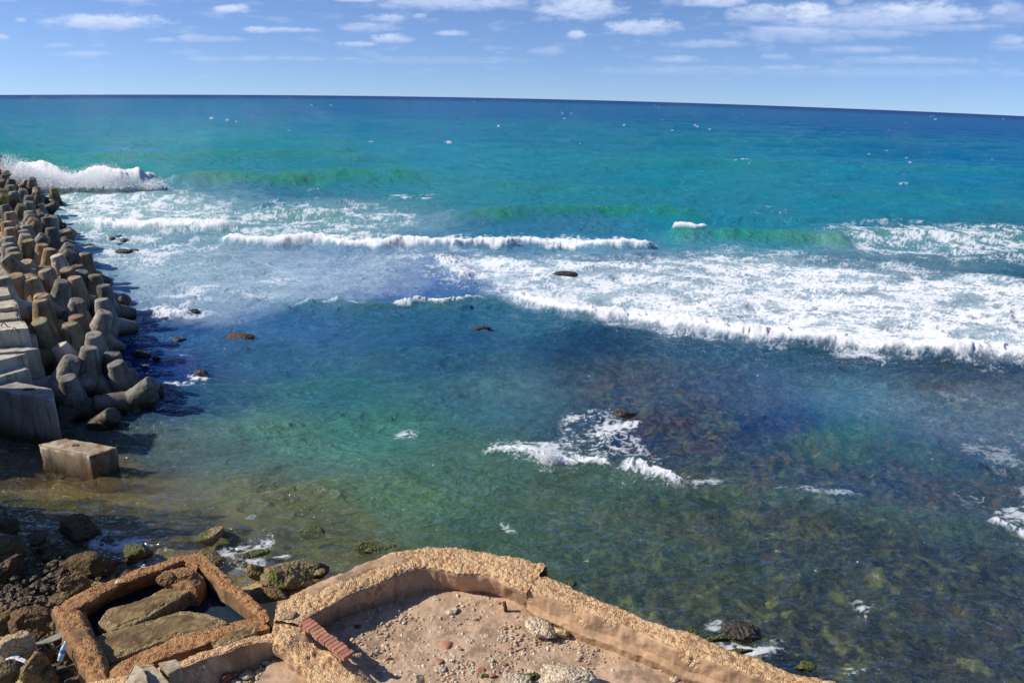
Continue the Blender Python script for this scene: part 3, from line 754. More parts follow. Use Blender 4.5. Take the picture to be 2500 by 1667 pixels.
def rock(px, py, w, h, label, cat="rock", mat='boulder', z=0.0, seed=1, ratio=0.8, sub=5, name="rock", group=None, rotz=None, cut=8, rough=0.22, tone=None, tilt=0.0, sink=0.25, pit=0.05, thick=None):
    """a stone whose middle the photograph shows at (px, py), w x h pixels large"""
    c = at(px, py, z); k = ppm(c)
    sx = w/k/2; dep = math.atan2(CAM_H - c.z, math.hypot(c.x, c.y))
    sy = sx*ratio
    # seen height = depth*sin(dep) + height*cos(dep)
    sz = thick if thick else max(0.04, (h/k/2 - sy*math.sin(dep)*0.75)/math.cos(dep)*1.15)
    if not thick and sz < sx*0.25:
        sz = sx*0.28; sy = max(0.05, (h/k/2 - sz*math.cos(dep)*0.8)/math.sin(dep)/0.85)
    v, f = rock_v((sx, sy, sz), seed, sub, cut, rough, pit)
    o = mesh_obj(name, v, f, MAT[mat])
    o.location = (c.x, c.y, c.z + sz*(0.35 - sink))
    o.rotation_euler = (0, tilt, 0 if rotz is None else rotz)
    if tone: o.color = (*tone, 1)
    return meta(o, label, cat, group)

# ------------------------------------------------------------------ tetrapods
def tetra_mesh(seed):
    bm = bmesh.new()
    L, r0, r1 = 1.17, 0.47, 0.265
    dirs = [Vector((0, 0, 1))] + [Vector((math.cos(a)*0.943, math.sin(a)*0.943, -0.333)) for a in (0, 2.0944, 4.1888)]
    for d in dirs:
        q = d.to_track_quat('Z', 'Y').to_matrix().to_4x4()
        prof = [(-0.15, 0.42), (0.0, r0), (L - 0.05, r1 + 0.012), (L - 0.012, r1 - 0.008), (L, r1 - 0.04)]
        rings = []
        for z, r in prof:
            rings.append([bm.verts.new(q @ Vector((r*math.cos(i*math.pi/16), r*math.sin(i*math.pi/16), z))) for i in range(32)])
        for a, b in zip(rings, rings[1:]):
            for i in range(32): bm.faces.new((a[i], a[(i+1) % 32], b[(i+1) % 32], b[i]))
        bm.faces.new(rings[0][::-1]); bm.faces.new(rings[-1])
    bmesh.ops.recalc_face_normals(bm, faces=bm.faces)
    me = bpy.data.meshes.new("tetrapod_raw"); bm.to_mesh(me); bm.free()
    o = bpy.data.objects.new("tetrapod_raw", me); COL.objects.link(o)
    m = o.modifiers.new("r", 'REMESH'); m.mode = 'VOXEL'; m.voxel_size = 0.028
    m2 = o.modifiers.new("s", 'SMOOTH'); m2.iterations = 1; m2.factor = 0.5
    dg = bpy.context.evaluated_depsgraph_get()
    ev = o.evaluated_get(dg); em = ev.to_mesh()
    v = np.empty(len(em.vertices)*3); em.vertices.foreach_get("co", v); v = v.reshape(-1, 3)
    f = [tuple(p.vertices) for p in em.polygons]
    ev.to_mesh_clear(); bpy.data.objects.remove(o); bpy.data.meshes.remove(me)
    n = fbm3(v + seed*7, 1.6, 4, seed)*0.022 + fbm3(v + seed, 9, 2, seed + 3)*0.008
    c = np.clip(fbm3(v + seed*3, 3.0, 4, seed + 9) - 0.10, 0, 1)*-0.14      # chipped corners
    nv = v/np.maximum(np.linalg.norm(v, axis=1, keepdims=True), .1)
    v = v + nv*(n + c)[:, None]
    me = bpy.data.meshes.new("tetrapod"); me.from_pydata(v.tolist(), [], f)
    me.polygons.foreach_set("use_smooth", [True]*len(f)); me.materials.append(MAT['tetra'])
    return me
TM = [tetra_mesh(i) for i in (1, 2, 3)]
TONE = {'tan': (1.2, 1.0, .78), 'pale': (1.5, 1.45, 1.4), 'grey': (.80, .84, .86), 'dark': (.45, .46, .48), 'olive': (.72, .70, .48),
        'orange': (1.05, .80, .55), 'rust': (.85, .55, .38), 'brown': (.80, .66, .50), 'yellow': (.85, .75, .30), 'darkgrey': (.58, .62, .64)}
R2 = random.Random(11)
def tetra(px, py, tone, lean, toward, label, z=None, spin=None, group="concrete tetrapods of the breakwater", s=0.88, L=1.17):
    edge = np.interp(py, [380, 410, 440, 500, 560, 640, 720, 780, 860, 940, 1010], [0, 30, 90, 140, 190, 240, 280, 310, 345, 370, 340])
    if z is None: z = 1.65 + min(1.3, max(0, (edge - px))*0.005*(0.6 if py > 700 else 1.0))
    tip = at(px, py, z)
    ax = Vector((math.sin(lean), -math.sin(toward), 1)); ax.normalize()
    c = tip - ax*L*s
    q = ax.to_track_quat('Z', 'Y')
    sp = R2.uniform(0, 2.1) if spin is None else spin
    o = bpy.data.objects.new("tetrapod", TM[R2.randrange(3)]); COL.objects.link(o)
    o.rotation_mode = 'QUATERNION'
    o.rotation_quaternion = q @ Euler((0, 0, sp)).to_quaternion()
    o.location = c; o.scale = (s, s, s)
    t = TONE[tone]; j = R2.uniform(.92, 1.08); o.color = (t[0]*j, t[1]*j, t[2]*j, 1)
    return meta(o, label, "tetrapod", group)
def A(x, y): return x/3.733, 380 + y/3.733
def B(x, y): return x/3.41, 760 + y/3.41
TT = [
 (A(40,165),'dark',0,0,"dark tetrapod at the far end of the breakwater, against the exploding spray"),
 (A(100,262),'olive',.1,0,"small olive tetrapod, second from the far tip of the breakwater"),
 (A(28,300),'olive',.5,0,"far olive tetrapod leaning right at the left edge of the frame"),
 (A(42,350),'yellow',.6,.1,"algae-yellow tetrapod leaning right at the far left edge"),
 (A(122,320),'grey',0,0,"squat grey tetrapod below the foot of the white spray"),
 (A(215,300),'grey',.35,0,"grey tetrapod tipped right beside the foaming water below the spray"),
 (A(265,358),'dark',.2,0,"dark tetrapod on the water edge near the lone mossy stump"),
 (A(270,412),'darkgrey',.2,0,"grey tetrapod on the water edge, below the dark one near the mossy stump"),
 (A(40,440),'darkgrey',-.2,0,"dark grey tetrapod leaning left at the far left edge"),
 (A(205,440),'olive',.4,0,"olive tetrapod leaning right in the far part of the heap"),
 (A(85,505),'tan',0,0,"tan upright tetrapod with a broad flat cap in the far part of the heap"),
 (A(265,497),'olive',0,0,"short olive tetrapod beside two leaning tan ones"),
 (A(292,528),'grey',.55,0,"upper of two tetrapods leaning right side by side"),
 (A(315,568),'tan',.55,0,"lower of two tetrapods leaning right side by side"),
 (A(350,605),'brown',.8,0,"brown tetrapod lying almost flat to the right"),
 (A(420,552),'dark',0,0,"dark tetrapod cap just behind a tall grey one by the surf"),
 (A(490,548),'grey',.35,0,"tall grey tetrapod at the surf edge with a lit left side"),
 (A(62,592),'orange',0,0,"wide orange-stained tetrapod at the left edge, far part"),
 (A(92,648),'tan',0,0,"tan tetrapod below the wide orange-stained one"),
 (A(235,625),'grey',0,0,"uppermost of three grey tetrapods stepping down in a row"),
 (A(208,672),'grey',0,0,"middle of three grey tetrapods stepping down in a row"),
 (A(235,708),'tan',.2,0,"lowest and palest of three tetrapods stepping down in a row"),
 (A(75,732),'grey',0,0,"grey upright tetrapod near the left edge, over a smaller one"),
 (A(70,792),'grey',0,0,"grey tetrapod cap directly below another at the left edge"),
 (A(255,762),'olive',0,.1,"olive cylindrical-looking tetrapod with a flat top mid-heap"),
 (A(110,832),'grey',0,0,"grey tetrapod with a round cap behind the olive-grey one"),
 (A(130,878),'olive',0,0,"olive-grey tetrapod in front of a grey round cap near the left"),
 (A(405,722),'grey',.7,0,"slim grey tetrapod leg leaning right over deep shade"),
 (A(462,650),'dark',0,0,"dark short tetrapod below the tall one at the surf edge"),
 (A(640,802),'grey',.6,0,"grey tetrapod leaning right over the dark water side"),
 (A(385,802),'orange',.15,0,"orange-brown tetrapod, left of a matching pair"),
 (A(458,842),'orange',.2,0,"orange-tan tetrapod, right of a matching pair"),
 (A(515,900),'pale',-.1,.1,"pale whitish tetrapod with a rounded shoulder in mid-heap"),
 (A(650,860),'dark',.6,0,"dark leaning tetrapod in front of the slim grey one by the water"),
 (A(775,882),'brown',.05,0,"dark brown tall tetrapod standing at the water side"),
 (A(235,958),'tan',0,.35,"tan stubby tetrapod with its round cap facing up"),
 (A(40,930),'tan',-.8,.2,"tan tetrapod leaning left out of the frame"),
 (A(408,1032),'tan',-.15,.1,"rounded tan tetrapod below the pale whitish one"),
 (A(605,1025),'brown',.05,.3,"brown tetrapod with an oval cap behind the biggest tan one"),
 (A(705,992),'dark',0,0,"dark tetrapod tucked behind the slanted grey cap"),
 (A(748,1045),'darkgrey',.25,.1,"dark grey tetrapod with a slanted oval cap near the water"),
 (A(148,1078),'orange',.1,.2,"small orange-tan tetrapod above the concrete slabs"),
 (A(280,1112),'tan',-.1,0,"orange-tan tetrapod with a broad face above the gap in the heap"),
 (A(572,1132),'grey',.3,0,"slim grey tetrapod left of the biggest tan one"),
 (A(680,1098),'tan',.0,.05,"biggest tan tetrapod in the middle of the breakwater, speckled with pale patches"),
 (A(865,1080),'olive',.05,0,"olive dark tetrapod with a yellowish cap on the water side"),
 (A(20,1098),'pale',0,0,"pale mottled tetrapod stump at the left edge above the slabs"),
 (A(945,1172),'darkgrey',.0,0,"tall dark grey tetrapod on the water side, upper one of two in line"),
 (A(930,1298),'grey',-.05,0,"grey tetrapod right below the tall dark grey one"),
 (A(380,1258),'tan',.1,.1,"light tan tetrapod with an older stump in front of it"),
 (A(372,1305),'tan',0,0,"tan stump standing right in front of a light tan tetrapod"),
 (A(708,1308),'grey',.35,.1,"grey tetrapod with a slanted cap above the rust-coloured one"),
 (A(700,1450),'rust',0,0,"rust-coloured tetrapod below the slanted grey cap"),
 (A(358,1495),'olive',0,.3,"olive tetrapod with a pale round cap beside the broken slabs"),
 (A(965,1415),'pale',.48,-.1,"bright white tetrapod leg leaning right, the palest of the breakwater"),
 (B(588,92),'olive',0,0,"grey-olive tetrapod with a flat cap, left of the bright white leg"),
 (B(782,182),'grey',.1,.15,"grey tetrapod with a rounded cap directly below the bright white leg"),
 (B(490,275),'pale',-.35,.15,"pinkish pale tetrapod tipped left near the concrete slabs"),
 (B(605,382),'grey',.55,0,"slim grey leg wedged between the pinkish tetrapod and the big grey one"),
 (B(748,290),'grey',.18,-.05,"large light grey tetrapod with a small round hole in its leg"),
 (B(562,540),'darkgrey',0,.15,"nearest upright grey tetrapod, half in shadow beside the big block"),
 (B(935,338),'dark',.1,.1,"dark grey tetrapod on the water side, nearest but one"),
 (B(960,420),'darkgrey',-.1,.15,"dark tetrapod lowest on the water side, its foot in the sea"),
]
ZS = {57: 1.75, 58: 1.6, 59: 1.75, 60: 1.35, 61: 1.45, 62: 1.35}
for i, (p, tone, ln, tw, lb) in enumerate(TT):
    tetra(p[0], p[1] + 2, tone, ln, tw, lb, z=ZS.get(i))
tetra(*A(1150,1295), 'dark', 1.45, .1, "dark tetrapod leg pointing right over the water below the tall dark grey one", z=0.9, spin=.4)
tetra(*B(1275,590), 'darkgrey', 1.5, .05, "upper of two blunt legs pointing right over the sea at the near end", z=1.0, spin=.2)
tetra(*B(1265,690), 'brown', 1.4, .3, "lower of two blunt legs pointing right over the sea at the near end", z=0.6, spin=1.0)
tetra(*B(940,860), 'dark', 1.5, .35, "dark leg pointing right just above the water at the foot of the nearest tetrapods", z=0.5, spin=.6)
tetra(*B(1130,850), 'brown', .9, 1.6, "brown wet tetrapod leg with its round end towards the viewer", z=0.15, spin=.3)
tetra(*B(540,960), 'darkgrey', .1, 2.6, "shaded tetrapod leg reaching down to the water beside the big block", z=0.1, spin=.3)
# the two stumps standing alone in the surf
tetra(131, 459, 'yellow', 0.05, 0, "lone olive-yellow tetrapod stump standing in the surf", z=1.15, group="tetrapod stumps out in the surf", s=.9)
tetra(135, 487, 'dark', .35, 0, "small dark tetrapod stump low in the foam below the lone yellow one", z=0.45, group="tetrapod stumps out in the surf", s=.8)
# the lower courses, seen between and under the ones above
EDGE = [(2,402),(40,432),(85,452),(120,480),(150,520),(175,560),(200,600),(222,640),(245,690),(275,740),(290,790),(300,840),(320,900),(340,950),(330,985)]
def edge_at(t):
    k = t*(len(EDGE) - 1); i = min(int(k), len(EDGE) - 2); f = k - i
    return EDGE[i][0]*(1 - f) + EDGE[i+1][0]*f, EDGE[i][1]*(1 - f) + EDGE[i+1][1]*f
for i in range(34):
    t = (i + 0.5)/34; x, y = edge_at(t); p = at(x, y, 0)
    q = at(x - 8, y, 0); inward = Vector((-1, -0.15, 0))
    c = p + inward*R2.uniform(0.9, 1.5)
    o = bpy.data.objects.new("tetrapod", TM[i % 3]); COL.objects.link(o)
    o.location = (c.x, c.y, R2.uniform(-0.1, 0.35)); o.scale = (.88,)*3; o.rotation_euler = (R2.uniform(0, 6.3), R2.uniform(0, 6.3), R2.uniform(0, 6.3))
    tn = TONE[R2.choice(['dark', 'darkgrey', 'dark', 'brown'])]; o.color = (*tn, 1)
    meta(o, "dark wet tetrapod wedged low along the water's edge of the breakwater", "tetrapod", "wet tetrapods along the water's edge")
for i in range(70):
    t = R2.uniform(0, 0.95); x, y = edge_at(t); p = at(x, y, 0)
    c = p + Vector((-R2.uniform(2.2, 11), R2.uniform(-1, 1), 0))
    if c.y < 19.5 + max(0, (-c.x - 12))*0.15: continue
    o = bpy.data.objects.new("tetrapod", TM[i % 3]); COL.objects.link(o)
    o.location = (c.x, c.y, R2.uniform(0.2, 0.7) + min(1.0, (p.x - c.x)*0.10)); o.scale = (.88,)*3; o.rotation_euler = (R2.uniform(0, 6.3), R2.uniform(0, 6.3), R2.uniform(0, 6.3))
    tn = TONE[R2.choice(['olive', 'darkgrey', 'brown', 'brown', 'tan'])]; o.color = (tn[0]*.6, tn[1]*.6, tn[2]*.6, 1)  # tones darkened to paint the shade of the gaps into the concrete
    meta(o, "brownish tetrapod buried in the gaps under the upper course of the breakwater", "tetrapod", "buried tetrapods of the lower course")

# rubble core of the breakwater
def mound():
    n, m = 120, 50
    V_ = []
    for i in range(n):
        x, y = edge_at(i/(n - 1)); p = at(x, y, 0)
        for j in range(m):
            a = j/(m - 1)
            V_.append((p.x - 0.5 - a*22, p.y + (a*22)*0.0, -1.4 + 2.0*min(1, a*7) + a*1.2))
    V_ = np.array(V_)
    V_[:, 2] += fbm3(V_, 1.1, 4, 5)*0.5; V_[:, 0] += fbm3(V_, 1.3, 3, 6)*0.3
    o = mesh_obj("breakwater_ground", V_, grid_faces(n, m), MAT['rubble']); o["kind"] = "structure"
mound()

# ------------------------------------------------------------------ concrete blocks
def block(top, z, h, label, tone=(1, 1, 1), seed=1, cat="concrete block", name="concrete_block", n=26, bev=0.04, rough=0.012, group=None, mat='block', slope=(0, 0, 0, 0)):
    """top: four photo pixels of the top face, in order round it"""
    P = [at(x, y, z + dz) for (x, y), dz in zip(top, slope)]
    c = sum(P, Vector())/4
    def lerp(u, v): return (P[0]*(1-u) + P[1]*u)*(1-v) + (P[3]*(1-u) + P[2]*u)*v
    bm = bmesh.new(); bmesh.ops.create_cube(bm, size=1.0)
    bmesh.ops.bevel(bm, geom=bm.edges[:], offset=0.03, segments=2, profile=0.6, affect='EDGES')
    bmesh.ops.subdivide_edges(bm, edges=bm.edges[:], cuts=6, use_grid_fill=True)
    bmesh.ops.subdivide_edges(bm, edges=bm.edges[:], cuts=2, use_grid_fill=True)
    bm.normal_update()
    v = np.array([q.co[:] for q in bm.verts]); nn = np.array([q.normal[:] for q in bm.verts]); f = [tuple(w.index for w in q.verts) for q in bm.faces]
    bm.free()
    W_ = np.array([tuple(lerp(a[0] + .5, a[1] + .5) + Vector((0, 0, (a[2] - .5)*h))) for a in v])
    e = np.sort(np.abs(v), 1)[:, 1]                # near an edge
    chip = np.clip(fbm3(W_, 4.0, 3, seed) + 0.05, 0, 1)*sstep(0.44, 0.5, e)*0.12
    d = fbm3(W_, 1.5, 4, seed + 2)*rough*2 + fbm3(W_, 8, 3, seed + 4)*rough - chip
    W_ = W_ + nn*d[:, None] - np.array(c)
    o = mesh_obj(name, W_, f, MAT[mat]); o.location = c; o.color = (*tone, 1)
    return meta(o, label, cat, group)
G_ = "concrete blocks beside the breakwater"
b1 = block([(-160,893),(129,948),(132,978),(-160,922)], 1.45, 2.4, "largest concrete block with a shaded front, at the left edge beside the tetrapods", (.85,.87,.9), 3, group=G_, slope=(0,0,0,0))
def lug(px, py, z, parent, name="lifting_hole_shade", w=.16):
    c = at(px, py, z)
    bm = bmesh.new(); bmesh.ops.create_cube(bm, size=1.0)
    bmesh.ops.scale(bm, vec=(w*1.6, w, 0.05), verts=bm.verts); bmesh.ops.bevel(bm, geom=bm.edges[:], offset=0.012, segments=2, affect='EDGES')
    me = bpy.data.meshes.new(name); bm.to_mesh(me); bm.free()
    me.materials.append(MAT['dark_rock']); o = bpy.data.objects.new(name, me); COL.objects.link(o)  # dark plate stands in for the hole's shaded inside; nothing is cut
    o.parent = parent; o.location = c - Vector(parent.location); return o
lug(70, 951, 1.44, b1)
b5 = block([(91,1084),(160,1068),(287,1091),(218,1110)], 0.74, 1.7, "single rust-stained concrete block standing alone in the shallow water", (1.0,.86,.60), 8, group=G_, mat='rusty_block')
lug(185, 1088, 0.735, b5, w=.10)
block([(-90,868),(-20,866),(66,862),(-60,895)], 1.95, 0.4, "thin pale slab lying on another block behind the largest block", (1.3,1.28,1.22), 12, group=G_)
block([(-90,885),(66,888),(72,900),(-60,935)], 1.65, 1.6, "pale block right behind the largest block, under a thin slab", (1.2,1.2,1.15), 14, group=G_)
block([(-90,838),(20,840),(100,850),(-60,868)], 1.9, 1.7, "long flat-topped block reaching furthest right among the stacked slabs", (1.05,1.05,1.02), 16, group=G_)
block([(-80,800),(88,816),(88,826),(-60,838)], 2.05, 1.5, "cracked mossy-edged block between the long flat block and the white-topped slab", (.85,.85,.8), 18, group=G_)
s4 = block([(-80,783),(60,783),(70,800),(-60,812)], 2.4, 0.7, "white-topped slab with bent rusty lifting loops", (1.5,1.48,1.4), 20, group=G_)
block([(-70,752),(42,760),(50,775),(-60,785)], 2.5, 0.8, "grey slab with a broken corner, above the white-topped one", (.9,.88,.82), 22, group=G_)
block([(-60,728),(38,730),(46,748),(-60,755)], 2.65, 0.8, "beige slab second from the back of the stack of slabs", (1.2,1.12,1.0), 24, group=G_)
block([(-60,701),(20,700),(26,720),(-60,728)], 2.8, 0.8, "rearmost slab of the stack, with a crumbling edge", (1.0,.95,.86), 26, group=G_)
def tube(pts, r, name, mat, parent=None, n=6):
    P = [Vector(p) for p in pts]; V_ = []; F_ = []
    for i, p in enumerate(P):
        d = (P[min(i+1, len(P)-1)] - P[max(i-1, 0)]).normalized(); q = d.to_track_quat('Z', 'Y')
        for k in range(n): V_.append(p + q @ Vector((r*math.cos(6.283*k/n), r*math.sin(6.283*k/n), 0)))
    for i in range(len(P) - 1):
        for k in range(n): F_.append((i*n + k, i*n + (k+1) % n, (i+1)*n + (k+1) % n, (i+1)*n + k))
    F_.append(tuple(range(n))[::-1]); F_.append(tuple((len(P)-1)*n + k for k in range(n)))
    if parent: V_ = [v - Vector(parent.location) for v in V_]
    return mesh_obj(name, [tuple(v) for v in V_], F_, mat, parent)
MAT['rust'] = rock_mat("rusty_iron", (0.10, 0.04, 0.02), (0.06, 0.025, 0.015), (0.16, 0.07, 0.03), 20, bump=0.003)
for x, y in ((12, 800), (38, 812)):
    c = at(x, y, 2.38)
    tube([c + Vector(o_) for o_ in ((-.12,0,0),(-.07,.02,.11),(0,.0,.16),(.06,-.02,.10),(.12,0,.0))], 0.013, "lifting_loop", MAT['rust'], s4)

# ------------------------------------------------------------------ rocks in the water
WR = "dark rocks breaking the water"
for i, (x, y, w, h, lb) in enumerate([
 (297,615,44,18,"largest black rock in the milky water off the breakwater"),
 (328,611,22,5,"flat black sliver of rock just right of the largest black rock off the breakwater"),
 (202,553,26,11,"black rock in white foam close beside the breakwater"),
 (273,584,17,8,"leftmost of three small black rocks above the largest black rock"),
 (292,577,19,7,"topmost of three small black rocks above the largest black rock"),
 (303,589,20,11,"rightmost of three small black rocks above the largest black rock"),
 (222,599,22,8,"low black rock in shade against the breakwater"),
 (190,572,12,4,"tiny black rock between the foam and the breakwater"),
 (473,760,30,14,"black rock with surf breaking on its left side"),
 (407,777,22,8,"low black rock left of and below the one with breaking surf"),
 (435,830,38,14,"flat black rock trailing to the left in the blue water"),
 (587,826,66,26,"broad dark brown rock, the widest standing clear of the water left of centre"),
 (345,868,44,24,"dark angular rock beside the near end of the breakwater"),
 (382,876,22,12,"small reddish rock touching the dark angular one by the breakwater"),
 (352,895,34,10,"submerged black rock below the dark angular one by the breakwater"),
 (487,911,38,16,"dark rock with white foam washing over its front"),
 (1178,802,44,18,"reddish brown rock alone in the dark blue water near the middle"),
 (1378,672,62,8,"long low rock swamped inside the wide field of foam"),
 (1396,765,24,18,"pointed olive-brown rock right at the edge of the white surf"),
 (1525,1012,60,30,"jagged black mussel-covered rock above the small breaking wave"),
 ]):
    red = i in (11, 13, 16)
    rock(x, y, w, h, lb, mat='brown_wet' if red or i == 18 else 'dark_rock', z=0.08 if i != 17 else 0.2, seed=100 + i, sub=4 if w < 50 else 5, group=WR, cut=6, rough=0.3, pit=.1, sink=.1,
         ratio=.6, tone=(.7, .38, .3) if red else (.9, .75, .5))
SR = "rocks in the shallows below the ruins"
rock(515,1312,70,52,"long rock with a green mossy back, nearest the tip of the left ruin","boulder",'mossy',.12,201,.6,group=SR,rotz=.5,tilt=-.1)
rock(575,1300,86,34,"dark green end of the long mossy-backed rock, reaching into the water","boulder",'wetmoss',.05,202,.5,group=SR,rotz=.1)
rock(590,1359,46,26,"small tan rock with a mossy right flank amid splashing foam","boulder",'boulder',.08,203,group=SR,tone=(1.0,.95,.8))
rock(630,1350,54,30,"dark mossy rock joined to the small tan rock in the foam","boulder",'wetmoss',.05,204,group=SR)
rock(628,1397,44,50,"upright ochre boulder just left of the big rough boulder","boulder",'boulder',.2,205,.8,group=SR,tone=(.9,.85,.55))
rock(705,1408,120,92,"big rough olive-brown boulder between the two ruins","boulder",'mossy',.25,206,.75,sub=6,group=SR,rough=.26,pit=.08)
rock(778,1390,50,50,"dark shaded shoulder of rock right of the big rough boulder","boulder",'brown_wet',.12,207,.9,group=SR,tone=(.55,.6,.5))
rock(783,1398,26,24,"small round olive stone leaning on the big rough boulder","boulder",'mossy',.3,208,.9,group=SR)
rock(665,1462,110,50,"flat brown reef slab in the gap between the ruins","boulder",'boulder',.1,209,.8,group=SR,tone=(.8,.7,.5),thick=.16)
rock(505,1365,110,50,"smooth tan rock shelf below the apex of the left ruin","boulder",'boulder',.05,210,.6,group=SR,tone=(.95,.85,.62),thick=.14,rotz=-.7)
rock(745,1253,84,30,"dark submerged rock, upper of the two offshore from the big boulder","rock",'dark_rock',-.06,211,.6,group=SR,thick=.14)
rock(818,1270,56,22,"smaller submerged rock just right of the upper dark one","rock",'dark_rock',-.08,212,.6,group=SR,thick=.12)
rock(760,1303,62,34,"mossy dome awash with a fleck of foam on top","rock",'wetmoss',-.02,213,.7,group=SR,thick=.16)
rock(690,1298,50,34,"faint greenish submerged rock left of the mossy dome","rock",'dark_rock',-.16,214,.7,group=SR,thick=.13)
rock(705,1337,26,14,"small submerged rock right of the splashing foam","rock",'dark_rock',-.12,215,.7,group=SR,thick=.08)
rock(920,1340,110,24,"long flat dark rock with green ends, awash behind the right ruin","rock",'wetmoss',.0,216,.5,group=SR,thick=.14,tilt=.04)
rock(890,1342,60,22,"bright green tuft of weed on the left end of the long flat rock","rock",'wetmoss',.02,217,.5,group=SR,thick=.15)
rock(1158,1332,54,15,"weedy rock just showing over the top edge of the curved wall","rock",'wetmoss',.02,218,.5,group=SR,thick=.14)
for i, (x, y, w, h, lb) in enumerate([
 (640,1186,90,30,"wide faint dark patch of rock under the green water"),(590,1238,30,18,"small square-looking sunken rock"),(482,1252,28,16,"small brown sunken rock near the shadow on the water"),
 (775,1190,50,24,"faint sunken rock right of the wide dark patch"),(720,1215,30,14,"tiny sunken rock above the dark submerged pair"),(545,1205,40,22,"faint sunken rock left of the wide dark patch")]):
    rock(x, y, w, h, lb, "sunken rock", 'dark_rock', -.32, 240 + i, .7, sub=4, group="sunken rocks in the green shallows", thick=.14)
rock(1815,1545,120,58,"purplish mussel-crusted rock beside the right wall with foam below it","rock",'dark_rock',.12,221,.8,sub=6,group=SR,pit=.16,rough=.28)
for i, (x, y, w, h, lb) in enumerate([(1962,1627,60,30,"bright green weed cushion against the outer face of the right wall"),
    (1745,1560,70,22,"green weed fringe along the wall behind the mussel-crusted rock"),(1395,1424,34,14,"green weed peeking over the wall just right of the crack"),
    (1690,1541,40,12,"thin green weed line along the outer wall"),(1800,1588,60,14,"green weed at the wall foot below the mussel-crusted rock")]):
    rock(x, y, w, h, lb, "seaweed", 'wetmoss', .55 if i in (0,) else .75, 260 + i, .6, name="seaweed", group="seaweed on the outer wall", rough=.4, pit=.15)

LB = "boulders on the shaded shore at bottom left"
for i, (x, y, w, h, m, tn, zz, lb) in enumerate([
 (188,1293,92,56,'boulder',(.55,.45,.32),.15,"rounded brown boulder alone in the shaded water"),
 (25,1345,96,90,'boulder',(.55,.47,.36),.45,"large grey-brown boulder at the left edge, above a darker one"),
 (15,1285,56,40,'boulder',(.4,.35,.28),.3,"dark boulder at the very left, highest of the shore boulders"),
 (20,1392,80,60,'brown_wet',(1,.8,.6),.4,"dark brown rounded boulder under the large one at the left edge"),
 (90,1310,70,34,'brown_wet',(.9,.8,.7),.1,"low wet rock between the left-edge boulders and the lone brown one"),
 (230,1385,120,46,'boulder',(.50,.42,.28),.2,"long reddish-brown rock shelf in the shade above the left ruin"),
 (160,1385,60,40,'brown_wet',(1,.9,.5),.15,"dark olive rock left of the long reddish-brown shelf"),
 (130,1355,50,34,'brown_wet',(.8,.75,.7),.12,"small wet rock above the dark olive one"),
 (110,1345,60,22,'brown_wet',(1.1,1,.9),.05,"flat wet rock with a pale rim in the shade"),
 (342,1352,74,48,'wetmoss',(1,1,1),.1,"dark mossy rock leaning to the water outside the left ruin"),
 (290,1372,40,22,'brown_wet',(.8,.65,.5),.12,"small reddish rock between the shelf and the mossy rock"),
 (262,1320,46,18,'boulder',(.6,.65,.5),.02,"flat stone awash in shaded foam"),
 (185,1438,80,44,'boulder',(.9,.74,.52),.4,"half-lit tan boulder leaning on the corner of the left ruin"),
 (145,1462,50,26,'boulder',(.6,.55,.45),.4,"grey-brown stone left of the half-lit tan boulder"),
 (100,1440,60,40,'brown_wet',(.6,.6,.6),.25,"dark stone in deep shade left of the tan boulder"),
 (70,1480,60,30,'brown_wet',(.5,.5,.55),.25,"black stone in deep shade above the crumbling ridge"),
 (40,1525,80,50,'boulder',(.62,.50,.28),.5,"olive-brown boulder at the left edge beside the crumbling ridge"),
 (80,1515,110,44,'boulder',(.66,.48,.34),.6,"crumbling reddish ridge of rubble left of the ruin corner"),
 (50,1552,40,28,'boulder',(.5,.48,.3),.5,"small flat-topped olive stone under the crumbling ridge"),
 (44,1592,90,52,'pale',(.75,.68,.58),.8,"pale rounded boulder at the left edge"),
 (30,1640,60,56,'boulder',(.75,.72,.6),.8,"grey boulder with dark lichen at the bottom left corner"),
 (82,1640,64,70,'boulder',(1.1,.95,.66),.9,"knobbly yellow-brown boulder near the bottom left corner"),
 (122,1645,46,60,'boulder',(.7,.55,.42),.8,"reddish brown boulder right of the knobbly one"),
 (122,1602,32,36,'boulder',(.75,.4,.2),.7,"small orange-brown stone left of the bottle"),
 (165,1618,40,26,'brown_wet',(1,.9,.6),.6,"dark olive stone right below the bottle"),
 (172,1590,18,26,'boulder',(.55,.5,.42),.65,"small grey upright stone right of the bottle"),
 (165,1568,16,12,'pale',(.8,.8,.8),.65,"fist-sized whitish stone above and right of the bottle"),
 (205,1630,30,20,'brown_wet',(.8,.8,.8),.5,"small dark stone at the foot of the left ruin wall"),
 (130,1530,14,20,'pale',(.7,.65,.5),.7,"little pale wedge of stone at the outer wall of the left ruin"),
 (195,1655,60,24,'brown_wet',(.7,.7,.7),.5,"flat dark slab in shade below the bottle"),
 (60,1425,60,34,'brown_wet',(.7,.65,.7),.15,"wet stone in foam below the dark brown rounded boulder"),
 (115,1405,44,26,'wetmoss',(1,1,1),.12,"small green-tinged stone in the shaded wash"),
 (310,1400,46,22,'brown_wet',(.8,.7,.6),.1,"dark stone under the outer edge of the left ruin"),
 ]):
    rock(x, y, w, h, lb, "boulder" if w > 50 else "stone", m, zz, 300 + i, .8, sub=5 if w > 50 else 4, group=LB, tone=tn, rough=.27, rotz=R2.uniform(-.5, .5), name="boulder" if w > 50 else "stone", thick=.3 if (h > 40 and w > 60) else None)

